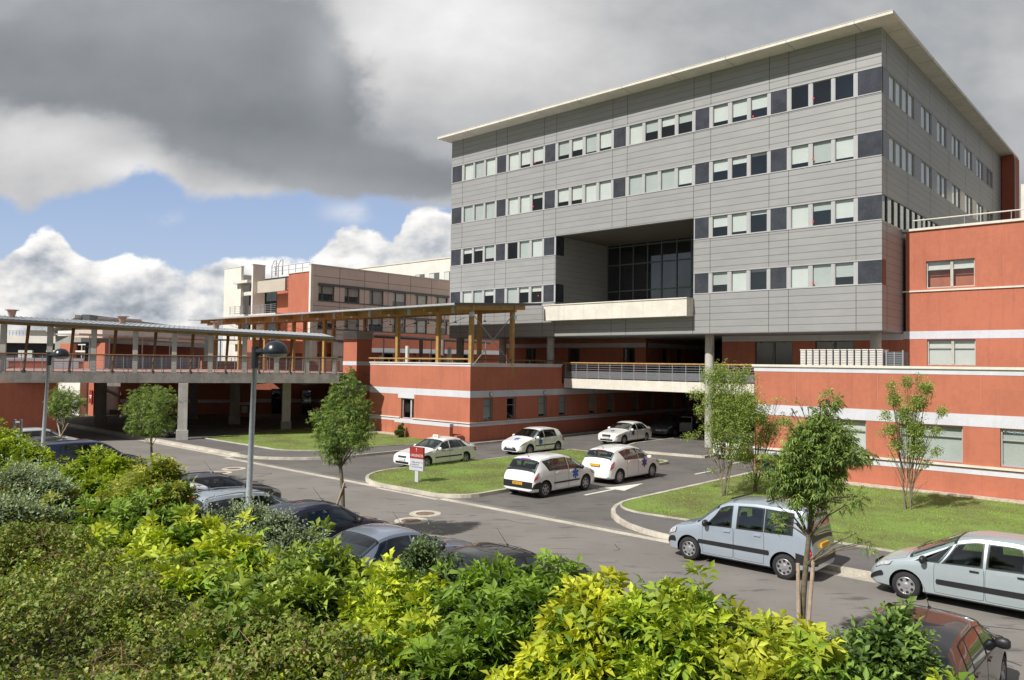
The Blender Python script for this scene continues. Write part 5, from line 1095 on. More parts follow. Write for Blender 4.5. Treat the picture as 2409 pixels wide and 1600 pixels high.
P_ = dict(MPV, W=1.77, wb=2.75, L=4.36, rbump=None, mould=None, rplate=(.80, .90), tail=(4.10, 4.32, 3.98, 4.2, 4.1, 5.6), mirm=MATS['paint_78_78_77'], rim='7', prof=[(0, .60), (.07, .74), (.3, .86), (.92, 1.0), (1.02, 1.04), (1.8, 1.50), (2.2, 1.60), (3.0, 1.60), (3.75, 1.50), (3.9, 1.44), (4.18, 1.12), (4.27, 1.02), (4.36, .62)], rw=(3.90, 4.15),
           win=[(1.15, 2.06, 1.8, 2.08), (2.14, 3.0, 2.16, 3.2), (3.06, 3.2, 3.25, 3.55)], doors=[(1.35, 2.1), (2.13, 3.05)], ant=3.7, belt=bell(4.36, .98, 1.04))
c = make_car('ambulance_car', 'white people carrier with yellow rear plate and dark blue star, ahead of the nearest one', 'car', at_axle(P_, -7.65, -12.1, 0), P_, WHITEC, group='white ambulance cars on the side road')
star(c[0], c[1], 1.62, .80, .21, 1, BLUED); star(c[0], c[1], 1.62, .80, .21, -1, BLUED)
P_ = dict(SEDAN, L=4.53, W=1.73, wb=2.72, mould=None, grille=(.33, .52, .68), chrome=1, mirm=MATS['paint_78_78_77'], head=(.06, .34, .14, .42, 4.3, 5.5), rim='7')
c = make_car('ambulance_car', 'white saloon with chrome grille and star on its bonnet, farthest before the dark underpass', 'car', at_axle(P_, -16.95, -.52, math.pi), P_, (.74, .73, .68), group='white ambulance cars on the side road')
star(c[0], c[1], 1.95, .74, .19, 1, BLUED); star(c[0], c[1], 1.95, .74, .19, -1, BLUED); star(c[0], c[1], .75, 0, .17, 1, BLUED, flat=1)
P_ = dict(MPV, L=4.5, r=.33); c = make_car('parked_car', 'dark grey people carrier in the shade under the deck with its door open', 'car', at_axle(P_, -17.6, 7.2, math.pi), P_, (.07, .07, .075, .3))
m_ = MB().use(MATS['paint_7_7_7'] if 'paint_7_7_7' in MATS else BLACK); m_.box(0, .06, -.95, 0, .35, 1.05); m_.box(0, .05, -.95, -.88, 1.05, 1.5); m_.box(0, .05, -.88, -.1, 1.44, 1.5); m_.build('door', c[0], M=Matrix.Translation((-.9, .75, 0)) @ Matrix.Rotation(R_(-62), 4, 'Z'))
P_ = dict(ESTATE, mirm=MATS['paint_78_78_77'], rails=None, mould=None)
c = make_car('ambulance_car', 'white car with blue writing in its rear window, behind the thin trees and round pillar', 'car', SM(-7.55, -.8, 0, 0), P_, WHITEC)
text('AMBULANCES', 'lettering', .17, BLUEM, c[0], Matrix.Translation((0, -2.06, 1.16)) @ Matrix.Rotation(R_(48), 4, 'X'))
SILV = (.33, .41, .50, .55)
c = make_car('parked_van', 'silver blue high roofed van parked at the kerb beyond the young tree', 'van', Matrix.Translation(W(2.12+(VAN['L']/2-VAN['fo']), -24.68+.85)) @ Matrix.Rotation(ANG+math.pi/2, 4, 'Z'), dict(VAN, rplm=AMBER), (.40, .46, .53, .35), gl=CARGL)
m_ = MB().use(BLACK)
for x in (1.9, 2.9): p = c[1].P3(x, 12); m_.box(-.62, .62, p[1]-.03, p[1]+.03, p[2]+.03, p[2]+.06)
m_.build('roof_bar', c[0])
c = make_car('parked_car', 'pale green blue rounded people carrier at the right edge of the photo by the kerb', 'car', Matrix.Translation(W(7.53+(ROUND['L']/2-ROUND['fo']), -24.24+.85)) @ Matrix.Rotation(ANG+math.pi/2, 4, 'Z'), dict(ROUND), (.45, .52, .54, .35), gl=CARGL2)
# row of cars in the bays, all nose to the road
def bay(label, a, b, P, col, rot=0, nm='parked_car', cat='car', **kw): return make_car(nm, label, cat, SM(a, b, 0, rot), P, col, group='cars parked in the bays behind the hedge', **kw)
bay('black hatchback seen from above at the bottom right with reflections on its roof', 9.35, -29.9, dict(HATCH, L=4.0, wb=2.5, mould=None, ant=1.9), (.012, .011, .012))
bay('black saloon behind the golden shrubs in the middle with a long bonnet', 1.35, -31.4, dict(SEDAN, mould=None, ant=2.2, antb=1), (.014, .014, .018))
bay('grey blue rounded saloon parked between the black and the navy car', -1.85, -31.8, dict(SEDAN, sm=.12, mould=None, ant=2.1), (.27, .31, .40, .4))
bay('navy blue hatchback just left of the staked young tree', -5.5, -31.6, dict(HATCH, sm=.05, ant=1.95, mould=None), (.012, .014, .04))
bay('silver blue estate car with roof rails behind the lamp post foot', -9.0, -31.7, dict(ESTATE, H=1.5), (.42, .48, .54, .35))
bay('white car mostly hidden by the shrub left of the silver estate', -11.0, -32.7, dict(HATCH, sm=.05, mould=None, ant=None), (.66, .68, .74))
bay('black estate car beside the two drain covers', -12.95, -30.9, dict(ESTATE, rails=None, ant=2.3, mould=None), (.014, .016, .025))
bay('navy blue van behind the tall golden shrub on the left', -23.6, -31.5, dict(VAN, L=4.9, W=1.9, wb=3.0, prof=[(0, .62), (.06, .76), (.25, .90), (.9, 1.06), (1.05, 1.12), (1.75, 1.62), (2.15, 1.76), (3.0, 1.80), (4.6, 1.77), (4.75, 1.66), (4.84, 1.10), (4.87, .9), (4.9, .62)], rw=(4.74, 4.83), tail=(4.78, 4.86, 4.76, 4.85, 3.9, 5.1), belt=bell(4.9, 1.02, 1.1)), (.012, .018, .06), nm='parked_van', cat='van')
bay('dark red car with curved roof behind the left lamp post', -26.4, -31.6, dict(HATCH, mould=None, ant=None), (.09, .012, .015))
bay('dark grey hatchback beside the far left staked tree', -29.0, -31.0, dict(HATCH, mould=None, ant=None), (.06, .065, .07, .3))
bay('white car with a dark rear spoiler, last of the row at the far left', -34.6, -30.0, dict(HATCH, mould=None, ant=None), (.55, .58, .6))
make_car('parked_car', 'black saloon in the shade under the walkway facing right', 'car', SM(-40.2, -20.9, 0, -math.pi/2), dict(SEDAN, mould=None), (.012, .012, .014))
# ---------------------------------------------------------------- street furniture
def lamp_post(label, a, b, z_top, lean, rot, sc=1.0):
    r = thing('street_lamp', label, 'street lamp', SM(a, b, 0, rot), group='street lamps behind the parking bays')
    MB().use(STEEL).tube([(0, 0, 0), (lean*.5, 0, z_top*.5), (lean, 0, z_top-.25)], [.075, .066, .058], 16).build('pole', r, smooth=True)
    MB().use(LAMPD).tube([(lean, 0, z_top-.42), (lean, 0, z_top+.08)], .085, 14).box(lean, lean+.30, -.05, .05, z_top-.10, z_top+.02).lathe([(.09, 0), (.07, .12), (.05, .2)], axis='x', n=12, c=(lean+.05, 0, z_top-.04)).build('arm', r)
    h = MB().use(LAMPD); R0 = .285*sc; cx = lean+.22+R0
    h.lathe([(.001, R0*.98), (R0*.35, R0*.93), (R0*.65, R0*.78), (R0*.87, R0*.52), (R0*.985, R0*.2), (R0*1.02, 0), (R0*.97, -.03)], n=32, c=(cx, 0, z_top-.05)); hd = h.build('lamp_head', r, smooth=True)
    MB().use(LENS).lathe([(R0*.97, -.0), (R0*.88, -R0*.22), (R0*.6, -R0*.36), (.001, -R0*.42)], n=28, c=(cx, 0, z_top-.06)).build('lens', hd, smooth=True)
lamp_post('grey lamp post with black dome head rising between hedge and silver estate', -3.95, -34.6, 5.62, .12, 0.0+R_(35))
lamp_post('grey lamp post with black dome head at the far left beside the twin steel posts', -20.1, -34.2, 5.50, .22, 0.0+R_(35))
r = thing('twin_post', 'two short steel posts joined at the top behind the left hedge', 'post', SM(-20.4, -34.9, 0, R_(35)))
for x in (-.13, .13): MB().use(STEEL).tube([(x, 0, 0), (x, 0, 3.02)], .052, 12).build('post', r, smooth=True)
MB().use(STEEL).box(-.13, .13, -.03, .03, 2.9, 2.96).build('bracket', r)
# sign on the island
r = thing('direction_sign', 'red and grey URGENCES direction sign on a post at the tip of the island', 'sign', SM(-12.9, -21.6, .12, R_(6)) @ Matrix.Scale(.64, 4))
MB().box(-.16, .16, -.04, .04, 0, .85, SIGNW).build('post', r); p_ = MB().box(-.62, .62, -.07, .07, .78, 1.58, SIGNW).box(-.62, .62, -.07, .07, 1.585, 2.38, SIGNR).box(-.655, -.622, -.07, .07, 1.585, 2.38, BLUED).box(-.655, -.622, -.07, .07, .78, 1.58, PAINT).build('panel', r)
TX = Matrix.Rotation(math.pi/2, 4, 'X')
text('URGENCES', 'lettering', .235, WTXT, p_, Matrix.Translation((.03, -.074, 1.73)) @ TX); text('AMBULANCES', 'lettering', .12, INK, p_, Matrix.Translation((-.44, -.074, 1.30)) @ TX, 'LEFT'); text('LIVRAISONS', 'lettering', .12, INK, p_, Matrix.Translation((-.44, -.074, 1.14)) @ TX, 'LEFT'); text('Laboratoire Biologie', 'lettering', .12, INK, p_, Matrix.Translation((-.44, -.074, .99)) @ TX, 'LEFT')
def arrow(x, z, s_, ang, mt):
    m_ = MB().use(mt); c_, d = math.cos(ang), math.sin(ang); T = lambda u, v: (x+u*c_-v*d, -.075, z+u*d+v*c_)
    m_.add([T(-s_, -.012), T(s_*.8, -.012), T(s_*.8, .012), T(-s_, .012)], [(0, 1, 2, 3)])
    for k_ in (1, -1): m_.add([T(s_, 0), T(s_*.45, k_*s_*.5), T(s_*.30, k_*s_*.42), T(s_*.78, 0)], [(0, 1, 2, 3) if k_ < 0 else (3, 2, 1, 0)])
    m_.build('arrow', p_)
arrow(-.02, 2.2, .13, math.pi/2, WTXT); arrow(.48, 1.35, .09, 0, INK); arrow(-.53, 1.13, .09, math.pi/2, INK)
r = thing('blue_bin', 'small blue bin against the foot of the red wing by the thin trees', 'bin', SM(-3.0, -7.95, .165))
MB().lathe([(.001, 0), (.16, 0), (.2, .55), (.21, .56), (.001, .60)], n=14, m_=BLUED).build('body', r)
# ---------------------------------------------------------------- people
def person(label, M, arms, cloth, legs, zsit=0):
    r = thing('person', label, 'person', M)
    J = dict(pel=(0, 0, .95), ab=(0, .01, 1.1), ch=(0, .0, 1.32), nk=(0, .0, 1.48), hd=(0, .02, 1.58), tp=(0, .015, 1.70))
    V_ = list(J.values()); Rr = [.155, .14, .165, .06, .085, .07]; E_ = [(0, 1), (1, 2), (2, 3), (3, 4), (4, 5)]
    def ch(root, pts, rs):
        k_ = root
        for p, q in zip(pts, rs): V_.append(p); Rr.append(q); E_.append((k_, len(V_)-1)); k_ = len(V_)-1
        return k_
    for s_ in (1, -1):
        ch(0, [(s_*.10, 0, .86), (s_*.11, .02, .48), (s_*.115, -.01, .10), (s_*.12, .14, .05)], [.10, .065, .045, .04])
        e, h = arms[0 if s_ > 0 else 1]; k_ = ch(2, [(s_*.19, 0, 1.40), e, h], [.065, .045, .032])
        d = (Vector(h)-Vector(e)).normalized(); hp_ = Vector(h)+d*.07; k2 = ch(k_, [tuple(hp_)], [.034])
        for q in range(4): ch(k2, [tuple(hp_+d*.05+Vector(((q-1.5)*.018, 0, 0))), tuple(hp_+d*(.09-abs(q-1.2)*.008)+Vector(((q-1.5)*.02, .01, 0)))], [.009, .007])
        ch(k2, [tuple(hp_+d*.01+Vector((-s_*.035, .03, 0)))], [.010])
    me = bpy.data.meshes.new('body'); me.from_pydata(V_, E_, []); o = bpy.data.objects.new('body', me); COL.objects.link(o); o.parent = r
    md = o.modifiers.new('s', 'SKIN'); ss = o.modifiers.new('u', 'SUBSURF'); ss.levels = ss.render_levels = 1
    for i, v in enumerate(me.skin_vertices[0].data): v.radius = (Rr[i]*(1.15 if i in (0, 1, 2) else 1), Rr[i]*.8 if i in (0, 1, 2) else Rr[i])
    me.skin_vertices[0].data[0].use_root = True
    dg = bpy.context.evaluated_depsgraph_get(); dg.update(); m2 = bpy.data.meshes.new_from_object(o.evaluated_get(dg)); o.modifiers.clear(); o.data = m2
    for m_ in (cloth, SKIN, legs): m2.materials.append(m_)
    for p in m2.polygons:
        z = p.center.z; x = abs(p.center.x); p.material_index = 1 if z > 1.50 else (2 if z < .93 and x < .24 else 0); p.use_smooth = True
        for e, h in arms:
            if (p.center-Vector(h)).length < .06 or (p.center-Vector(h)-(Vector(h)-Vector(e)).normalized()*.1).length < .09: p.material_index = 1
    m_ = MB().use(HAIR); m_.lathe([(.001, .135), (.06, .12), (.095, .07), (.10, .0), (.085, -.05)], n=16, c=(0, -.012, 1.64)); m_.build('hair', r, smooth=True)
    m_ = MB().use(SKIN); m_.lathe([(.001, .0), (.016, -.01), (.018, -.03), (.001, -.035)], n=8, c=(0, .10, 1.62)); m_.use(INK)
    for s_ in (1, -1): m_.box(s_*.032-.01, s_*.032+.01, .083, .09, 1.628, 1.638)
    m_.use(REDL).box(-.022, .022, .082, .088, 1.55, 1.556); m_.use(SKIN)
    for s_ in (1, -1): m_.box(min(s_*.08, s_*.095), max(s_*.08, s_*.095), -.01, .02, 1.59, 1.64)
    m_.build('face', r); return r
def pa(px, py, Y, z): q = atY(px, py, Y); q.z = z; return q
person('person in black clothes standing on the pavilion terrace in the middle', Matrix.Translation(pa(975, 840, 60, 4.30)) @ Matrix.Rotation(R_(200), 4, 'Z'), [((.27, .0, 1.14), (.2, .12, .95)), ((-.27, .0, 1.14), (-.1, .2, 1.15))], CLB, CLB)
person('person in pale top standing on the raised deck just right of the lift tower', Matrix.Translation(pa(895, 845, 73, 4.42)) @ Matrix.Rotation(R_(150), 4, 'Z'), [((.27, .0, 1.14), (.2, .12, .95)), ((-.27, .0, 1.14), (-.15, .22, 1.05))], CLP, CLBL)
person('person in pale top far back on the terrace, right of the one in black', Matrix.Translation(pa(1046, 845, 70.5, 4.42)) @ Matrix.Rotation(R_(190), 4, 'Z'), [((.25, .1, 1.16), (.12, .3, 1.1)), ((-.25, .1, 1.16), (-.12, .3, 1.1))], CLP, CLB)
# ---------------------------------------------------------------- vegetation
def unit(v): return v/np.maximum(1e-9, np.linalg.norm(v, axis=-1, keepdims=True))
def leafmesh(name, pos, d, up, ln, wd, col, droop, parent=None, mt=None, fold=.25):
    """ one small folded leaf (5 points, 4 faces) per row """
    n = len(pos); d = unit(d); s_ = unit(np.cross(d, up)); nn = np.cross(s_, d); ln = np.broadcast_to(ln, (n,))[:, None]; wd = np.broadcast_to(wd, (n,))[:, None]; dr = np.broadcast_to(droop, (n,))[:, None]
    V = np.empty((n, 5, 3), np.float32); V[:, 0] = pos; m_ = pos+d*ln*.45; dn = np.array([0, 0, -1.0])
    V[:, 1] = m_-s_*wd*.5+nn*wd*fold+dn*dr*ln*.18; V[:, 2] = m_+dn*dr*ln*.18; V[:, 3] = m_+s_*wd*.5+nn*wd*fold+dn*dr*ln*.18; V[:, 4] = pos+d*ln+dn*dr*ln
    F = (np.array([[0, 3, 2], [0, 2, 1], [1, 2, 4], [2, 3, 4]])[None]+(np.arange(n)*5)[:, None, None]).reshape(-1, 3)
    me = bpy.data.meshes.new(name); me.vertices.add(n*5); me.vertices.foreach_set('co', V.reshape(-1)); me.loops.add(len(F)*3); me.loops.foreach_set('vertex_index', F.reshape(-1).astype(np.int32))
    me.polygons.add(len(F)); me.polygons.foreach_set('loop_start', np.arange(0, len(F)*3, 3, dtype=np.int32)); me.polygons.foreach_set('loop_total', np.full(len(F), 3, np.int32)); me.update()
    ca = me.color_attributes.new('Col', 'FLOAT_COLOR', 'POINT'); C4 = np.ones((n, 5, 4), np.float32); C4[:, :, :3] = np.clip(col, .003, 1)[:, None, :]; ca.data.foreach_set('color', C4.reshape(-1)); me.materials.append(mt or LEAF)
    o = bpy.data.objects.new(name, me); COL.objects.link(o)
    if parent: o.parent = parent; o.matrix_parent_inverse = parent.matrix_world.inverted()
    return o
def blobs_from(lst, b0, spread=.0, ext=0, pull=False):
    out_ = []
    for e in lst:
        px, py, rp = e[0], e[1], e[-1]; b = e[2] if len(e) == 4 else b0; a, bb, z = onb(px, py, b)
        while pull and z < bankz(a, bb)+.55 and b > -40.6: b -= .1; a, bb, z = onb(px, py, b)
        p = W(a, bb, z); r_ = max(rp*p.y/FPX*.35, rp*p.y/FPX-ext); out_.append((np.array(p), r_))
        if spread:
            for s_ in (1, -1): out_.append((np.array(W(a, bb+s_*spread*(.5+.5*random.random()), z-.05)), r_*.85))
    return out_
def surf(bl, n, jit=.12, inner=False):
    r_ = np.array([b[1] for b in bl]); c_ = np.array([b[0] for b in bl]); pr = r_**2/np.sum(r_**2); k_ = rng.choice(len(bl), n*3, p=pr); v = unit(rng.normal(size=(n*3, 3)))
    f = (rng.uniform(.35, .92, (n*3, 1)) if inner else 1+rng.normal(0, jit, (n*3, 1))); p = c_[k_]+v*r_[k_][:, None]*f*np.array([1, 1, 1.0])
    if not inner:
        d = np.linalg.norm(p[:, None]-c_[None], axis=2)/r_[None]; d[np.arange(n*3), k_] = 9; ok = (d > .82).all(1)
        p, v, k_ = p[ok], v[ok], k_[ok]
    return p[:n], v[:n], k_[:n]
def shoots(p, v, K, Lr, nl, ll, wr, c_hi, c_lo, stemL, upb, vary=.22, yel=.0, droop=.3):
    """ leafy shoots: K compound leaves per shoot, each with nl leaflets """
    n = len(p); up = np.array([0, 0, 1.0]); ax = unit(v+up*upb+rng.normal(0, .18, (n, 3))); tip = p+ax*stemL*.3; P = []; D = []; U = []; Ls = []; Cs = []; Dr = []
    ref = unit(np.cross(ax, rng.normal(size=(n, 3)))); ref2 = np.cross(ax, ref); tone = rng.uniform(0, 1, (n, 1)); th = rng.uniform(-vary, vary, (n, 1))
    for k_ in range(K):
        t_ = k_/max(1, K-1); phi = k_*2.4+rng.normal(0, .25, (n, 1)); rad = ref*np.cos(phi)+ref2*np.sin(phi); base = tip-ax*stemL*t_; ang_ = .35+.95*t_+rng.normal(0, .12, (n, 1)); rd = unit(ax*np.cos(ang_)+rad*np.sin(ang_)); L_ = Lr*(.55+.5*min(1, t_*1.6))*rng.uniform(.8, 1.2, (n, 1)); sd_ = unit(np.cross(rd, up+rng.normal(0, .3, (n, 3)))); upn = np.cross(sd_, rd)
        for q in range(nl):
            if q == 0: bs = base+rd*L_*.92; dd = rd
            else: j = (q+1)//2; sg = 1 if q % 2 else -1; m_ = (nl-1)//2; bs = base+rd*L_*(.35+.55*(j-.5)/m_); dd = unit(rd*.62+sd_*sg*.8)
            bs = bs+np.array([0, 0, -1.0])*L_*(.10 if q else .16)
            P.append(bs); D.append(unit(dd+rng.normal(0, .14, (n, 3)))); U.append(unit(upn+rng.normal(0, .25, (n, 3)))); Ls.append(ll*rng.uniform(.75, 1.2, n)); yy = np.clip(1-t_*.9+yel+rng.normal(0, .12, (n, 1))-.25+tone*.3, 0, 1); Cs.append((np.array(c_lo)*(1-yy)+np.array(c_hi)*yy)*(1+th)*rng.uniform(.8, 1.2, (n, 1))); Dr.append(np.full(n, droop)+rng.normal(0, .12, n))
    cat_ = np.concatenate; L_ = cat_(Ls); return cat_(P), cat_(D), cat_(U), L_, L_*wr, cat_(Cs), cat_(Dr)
def fill(bl, n, ll, wr, col, vary=.3):
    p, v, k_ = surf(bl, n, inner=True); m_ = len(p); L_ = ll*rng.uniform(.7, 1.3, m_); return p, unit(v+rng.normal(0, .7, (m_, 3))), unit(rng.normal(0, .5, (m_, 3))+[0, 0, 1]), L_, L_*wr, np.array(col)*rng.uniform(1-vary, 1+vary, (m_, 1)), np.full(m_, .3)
def join(*s_): return [np.concatenate(x) for x in zip(*s_)]
def ground_z(p): a, b, z = loc(Vector(p)); return bankz(a, b) if b < -35.2 else .1
def stems(bl, parent, base=None, r0=.022, n=None, mt=None):
    m_ = MB().use(mt or BARK); c_ = np.mean([b[0] for b in bl], 0); base = base if base is not None else np.array([c_[0], c_[1], ground_z(c_)])
    for (p, r_) in bl:
        q = base+np.array([random.uniform(-.15, .15), random.uniform(-.15, .15), 0]); mid = q*.45+np.array(p)*.55+np.array([0, 0, -.1]); m_.tube([tuple(q), tuple(mid), tuple(p)], [r0, r0*.7, r0*.3], 6)
    o = m_.build('stem', parent, smooth=True); o.matrix_parent_inverse = parent.matrix_world.inverted(); return o
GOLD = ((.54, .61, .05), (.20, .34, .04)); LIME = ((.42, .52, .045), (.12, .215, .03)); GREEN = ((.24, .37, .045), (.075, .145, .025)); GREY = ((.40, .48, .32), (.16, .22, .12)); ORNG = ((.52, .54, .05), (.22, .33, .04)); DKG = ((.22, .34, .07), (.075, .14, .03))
def shrub(label, lst, b0, cols, group, ns=None, K=7, Lr=.17, nl=5, ll=.115, wr=.34, name='garden_shrub', upb=.9, spread=.28, nf=1.0, yel=0, stemL=.22, sep=1):
    px_ = np.mean([e[0] for e in lst]); big = 1+.3*max(0, min(1, (1000-px_)/700)); Lr *= big; ll *= big; wr *= 1.08
    bl = blobs_from(lst, b0, spread, .8*(Lr+ll*.5)+.04, pull=b0 < -30); c_ = np.mean([b[0] for b in bl], 0); gz_ = ground_z(c_)
    eb = np.array(EB); low = [(b[0]-np.array([0, 0, b[1]*1.1+.15])-eb*.2, b[1]*1.15+.08) for b in bl if b[0][2]-b[1] > gz_+.2]; low += [(b[0]-np.array([0, 0, b[1]*1.0+.2])-eb*.25, b[1]*1.1) for b in low if b[0][2]-b[1] > gz_+.3]; bl2 = bl+low; area = sum(4*math.pi*b[1]**2 for b in bl2)
    r = thing(name, label, 'shrub', Matrix.Translation((c_[0], c_[1], gz_)), group)
    bpy.context.view_layer.update()
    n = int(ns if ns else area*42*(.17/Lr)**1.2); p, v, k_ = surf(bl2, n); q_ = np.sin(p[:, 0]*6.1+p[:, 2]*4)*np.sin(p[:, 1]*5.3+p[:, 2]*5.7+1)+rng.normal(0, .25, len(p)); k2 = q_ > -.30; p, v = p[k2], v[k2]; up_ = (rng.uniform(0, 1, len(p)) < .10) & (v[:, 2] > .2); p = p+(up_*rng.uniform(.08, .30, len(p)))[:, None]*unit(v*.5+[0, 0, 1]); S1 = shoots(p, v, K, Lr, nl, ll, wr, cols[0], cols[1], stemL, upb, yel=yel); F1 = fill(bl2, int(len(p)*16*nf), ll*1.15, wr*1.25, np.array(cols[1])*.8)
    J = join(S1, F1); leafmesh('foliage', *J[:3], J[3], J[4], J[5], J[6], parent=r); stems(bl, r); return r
HG = 'golden shrubs in the hedge'
shrub('far left bright green shrub top behind the silvery bush', [(25, 1075, 50), (75, 1090, 48), (110, 1120, 40), (5, 1050, 45)], -36.2, LIME, HG, Lr=.15, ll=.10)
shrub('silvery grey leaved bush at the far left below the twin posts', [(40, 1160, 75), (115, 1175, 65), (150, 1125, 32), (20, 1240, 75), (100, 1240, 65)], -36.8, GREY, 'silvery shrubs in the hedge', Lr=.05, K=9, nl=1, ll=.055, wr=.42, nf=1.4)
shrub('tall golden green shrub on the left in front of the navy van', [(232, 1082, 44), (275, 1105, 44), (205, 1140, 50), (320, 1130, 36), (270, 1165, 80)], -36.9, LIME, HG, yel=.15, Lr=.16, ll=.105)
shrub('golden shrub with pale tips left of the black estate car', [(375, 1115, 50), (345, 1150, 60), (405, 1150, 38), (330, 1200, 70)], -37.0, ((.46, .47, .10), (.14, .24, .03)), HG, Lr=.15, ll=.10)
shrub('dull yellow topped shrub left of the tall one above the brambles', [(95, 1165, 40), (140, 1180, 40), (120, 1230, 55), (180, 1230, 55), (90, 1290, 60)], -37.3, ((.30, .32, .05), (.09, .14, .025)), HG, Lr=.14, ll=.10)
shrub('mid green shrub in the middle of the left hedge', [(260, 1210, 60), (330, 1225, 60), (230, 1260, 65), (400, 1220, 42), (300, 1270, 60)], -37.4, GREEN, HG, yel=.2, Lr=.15, ll=.11)
shrub('bright yellow shrub below the white car with a low spreading skirt', [(230, 1300, 48), (300, 1290, 60), (370, 1265, 60), (440, 1260, 55), (180, 1320, 32), (490, 1300, 45), (340, 1320, 50)], -37.7, GOLD, HG, yel=.08, Lr=.15, ll=.115)
shrub('silvery grey shrub at the foot of the nearer lamp post', [(470, 1225, 38), (540, 1215, 40), (600, 1215, 36), (650, 1235, 40), (700, 1262, 38), (540, 1255, 45), (640, 1275, 40), (760, 1270, 22)], -36.5, GREY, 'silvery shrubs in the hedge', Lr=.06, K=9, nl=1, ll=.055, wr=.42, nf=.7)
shrub('second bright yellow shrub left of the big green one', [(400, 1345, 52), (460, 1320, 52), (540, 1300, 48), (600, 1315, 38), (370, 1370, 40), (450, 1370, 50)], -38.0, GOLD, HG, yel=.05, Lr=.14, ll=.11)
shrub('big mixed green shrub in front of the grey blue saloon', [(700, 1350, 75), (770, 1330, 70), (620, 1390, 75), (810, 1340, 48), (560, 1420, 70), (720, 1430, 100), (600, 1480, 80), (820, 1420, 60)], -37.9, ((.36, .46, .07), (.09, .17, .03)), HG, Lr=.16, ll=.115, yel=-.05)
shrub('silvery sprigs rising in front of the middle cars', [(990, 1290, 20), (1010, 1262, 12), (960, 1325, 30), (1060, 1310, 22), (1020, 1335, 32), (905, 1335, 18)], -36.4, ((.22, .30, .13), (.12, .18, .07)), 'silvery shrubs in the hedge', Lr=.05, K=9, nl=1, ll=.06, wr=.45, nf=.5, spread=.2)
shrub('large golden shrub low in the middle left of the photo', [(880, 1385, 60), (960, 1365, 55), (1000, 1390, 40), (850, 1450, 60), (930, 1450, 70), (820, 1510, 55), (900, 1530, 80), (980, 1500, 60)], -38.1, GOLD, HG, yel=.1, Lr=.17, ll=.125)
shrub('large dark green shrub at the bottom middle', [(1140, 1375, 60), (1210, 1355, 60), (1280, 1375, 45), (1330, 1355, 28), (1090, 1430, 65), (1190, 1450, 85), (1120, 1530, 90), (1240, 1520, 80), (1310, 1430, 45)], -38.0, GREEN, HG, yel=.1, Lr=.18, ll=.135)
shrub('golden shrub with long leaves just right of the bottom middle', [(1400, 1390, 32), (1390, 1430, 48), (1440, 1450, 50), (1360, 1500, 60), (1300, 1560, 60), (1430, 1540, 70)], -38.3, ((.58, .60, .045), (.22, .34, .04)), HG, yel=.2, Lr=.18, ll=.14)
shrub('lime green shrub with upright tips left of the near tree stakes', [(1520, 1395, 32), (1560, 1385, 35), (1490, 1440, 50), (1590, 1440, 58), (1530, 1500, 75), (1640, 1500, 60), (1650, 1420, 35)], -38.0, ((.50, .60, .05), (.17, .30, .04)), HG, yel=.1, Lr=.18, ll=.13)
shrub('yellowing shrub below the near staked tree', [(1730, 1475, 42), (1790, 1500, 45), (1680, 1520, 50), (1760, 1560, 60), (1850, 1530, 45), (1900, 1520, 35), (1850, 1590, 60)], -37.8, ORNG, HG, yel=.05, Lr=.17, ll=.125)
shrub('dark glossy leaved bush partly covering the black hatchback', [(2075, 1465, 24), (2110, 1425, 12), (2120, 1450, 18), (2020, 1500, 32), (2090, 1520, 40), (2050, 1570, 50), (2130, 1580, 45), (1975, 1515, 20), (2165, 1500, 14)], -36.9, DKG, 'dark bushes in the hedge', Lr=.06, K=9, nl=1, ll=.085, wr=.42, nf=.9, yel=.1)
shrub('small golden shrub top at the bottom right corner', [(2240, 1625, 40), (1960, 1590, 50), (1900, 1620, 55)], -38.0, GOLD, HG, yel=-.1, Lr=.16, ll=.12)
# brambles near the viewer
def bz(a, b): return 3.12+.10*np.sin(a*2.3+b)+.10*np.sin(b*3.1-a*1.7)+.06*np.sin(a*6.1)-.75*np.clip((b+40.4)/1.3, 0, 1)**1.2
n = 230000; a = rng.uniform(-12, 9.8, n); b = -38.6-4.7*rng.uniform(0, 1, n)**.9; keep = (a < 9.3+.4*np.sin(b*5)); a, b = a[keep], b[keep]; z = bz(a, b)-np.abs(rng.normal(0, .13, len(a)))+.04+.10*np.sin(a*9+np.sin(b*7)*2)*np.sin(b*8+a*3)
pts = np.array([C0.x, C0.y, 0])+a[:, None]*np.array(EA)+b[:, None]*np.array(EB)+z[:, None]*np.array([0, 0, 1.0]); n = len(pts); tone = rng.uniform(0, 1, (n, 1)); pal = np.array([[.16, .23, .04], [.27, .31, .055], [.22, .18, .065], [.36, .37, .12], [.09, .12, .03]]); col = pal[rng.choice(5, n, p=[.38, .27, .09, .10, .16])]*rng.uniform(.75, 1.3, (n, 1))
mcl = np.sin(a*3.3+np.sin(b*2.7)*2)*np.sin(b*4.1+a); col *= (1+.28*mcl)[:, None]
o = leafmesh('undergrowth', pts, unit(rng.normal(0, 1, (n, 3))+[0, 0, .35]), unit(rng.normal(0, .5, (n, 3))+[0, 0, 1]), rng.uniform(.035, .072, n), rng.uniform(.022, .042, n), col, rng.uniform(0, .5, n)); tag(o, kind='stuff'); 
m_ = MB().use(mat('bramble_stem', (.20, .10, .06), .8, .3, 10))
for i in range(260):
    a_ = random.uniform(-7, 9); b_ = random.uniform(-43, -40.4); th = random.uniform(0, 6.28); L_ = random.uniform(.3, .8); h_ = random.uniform(.05, .28); z_ = float(bz(a_, b_)); q = []
    for t_ in np.linspace(0, 1, 5): q.append(W(a_+math.cos(th)*L_*t_, b_+math.sin(th)*L_*t_, z_-.12+h_*math.sin(t_*2.6)))
    m_.tube(q, [.004, .004, .003, .003, .002], 4, caps=False)
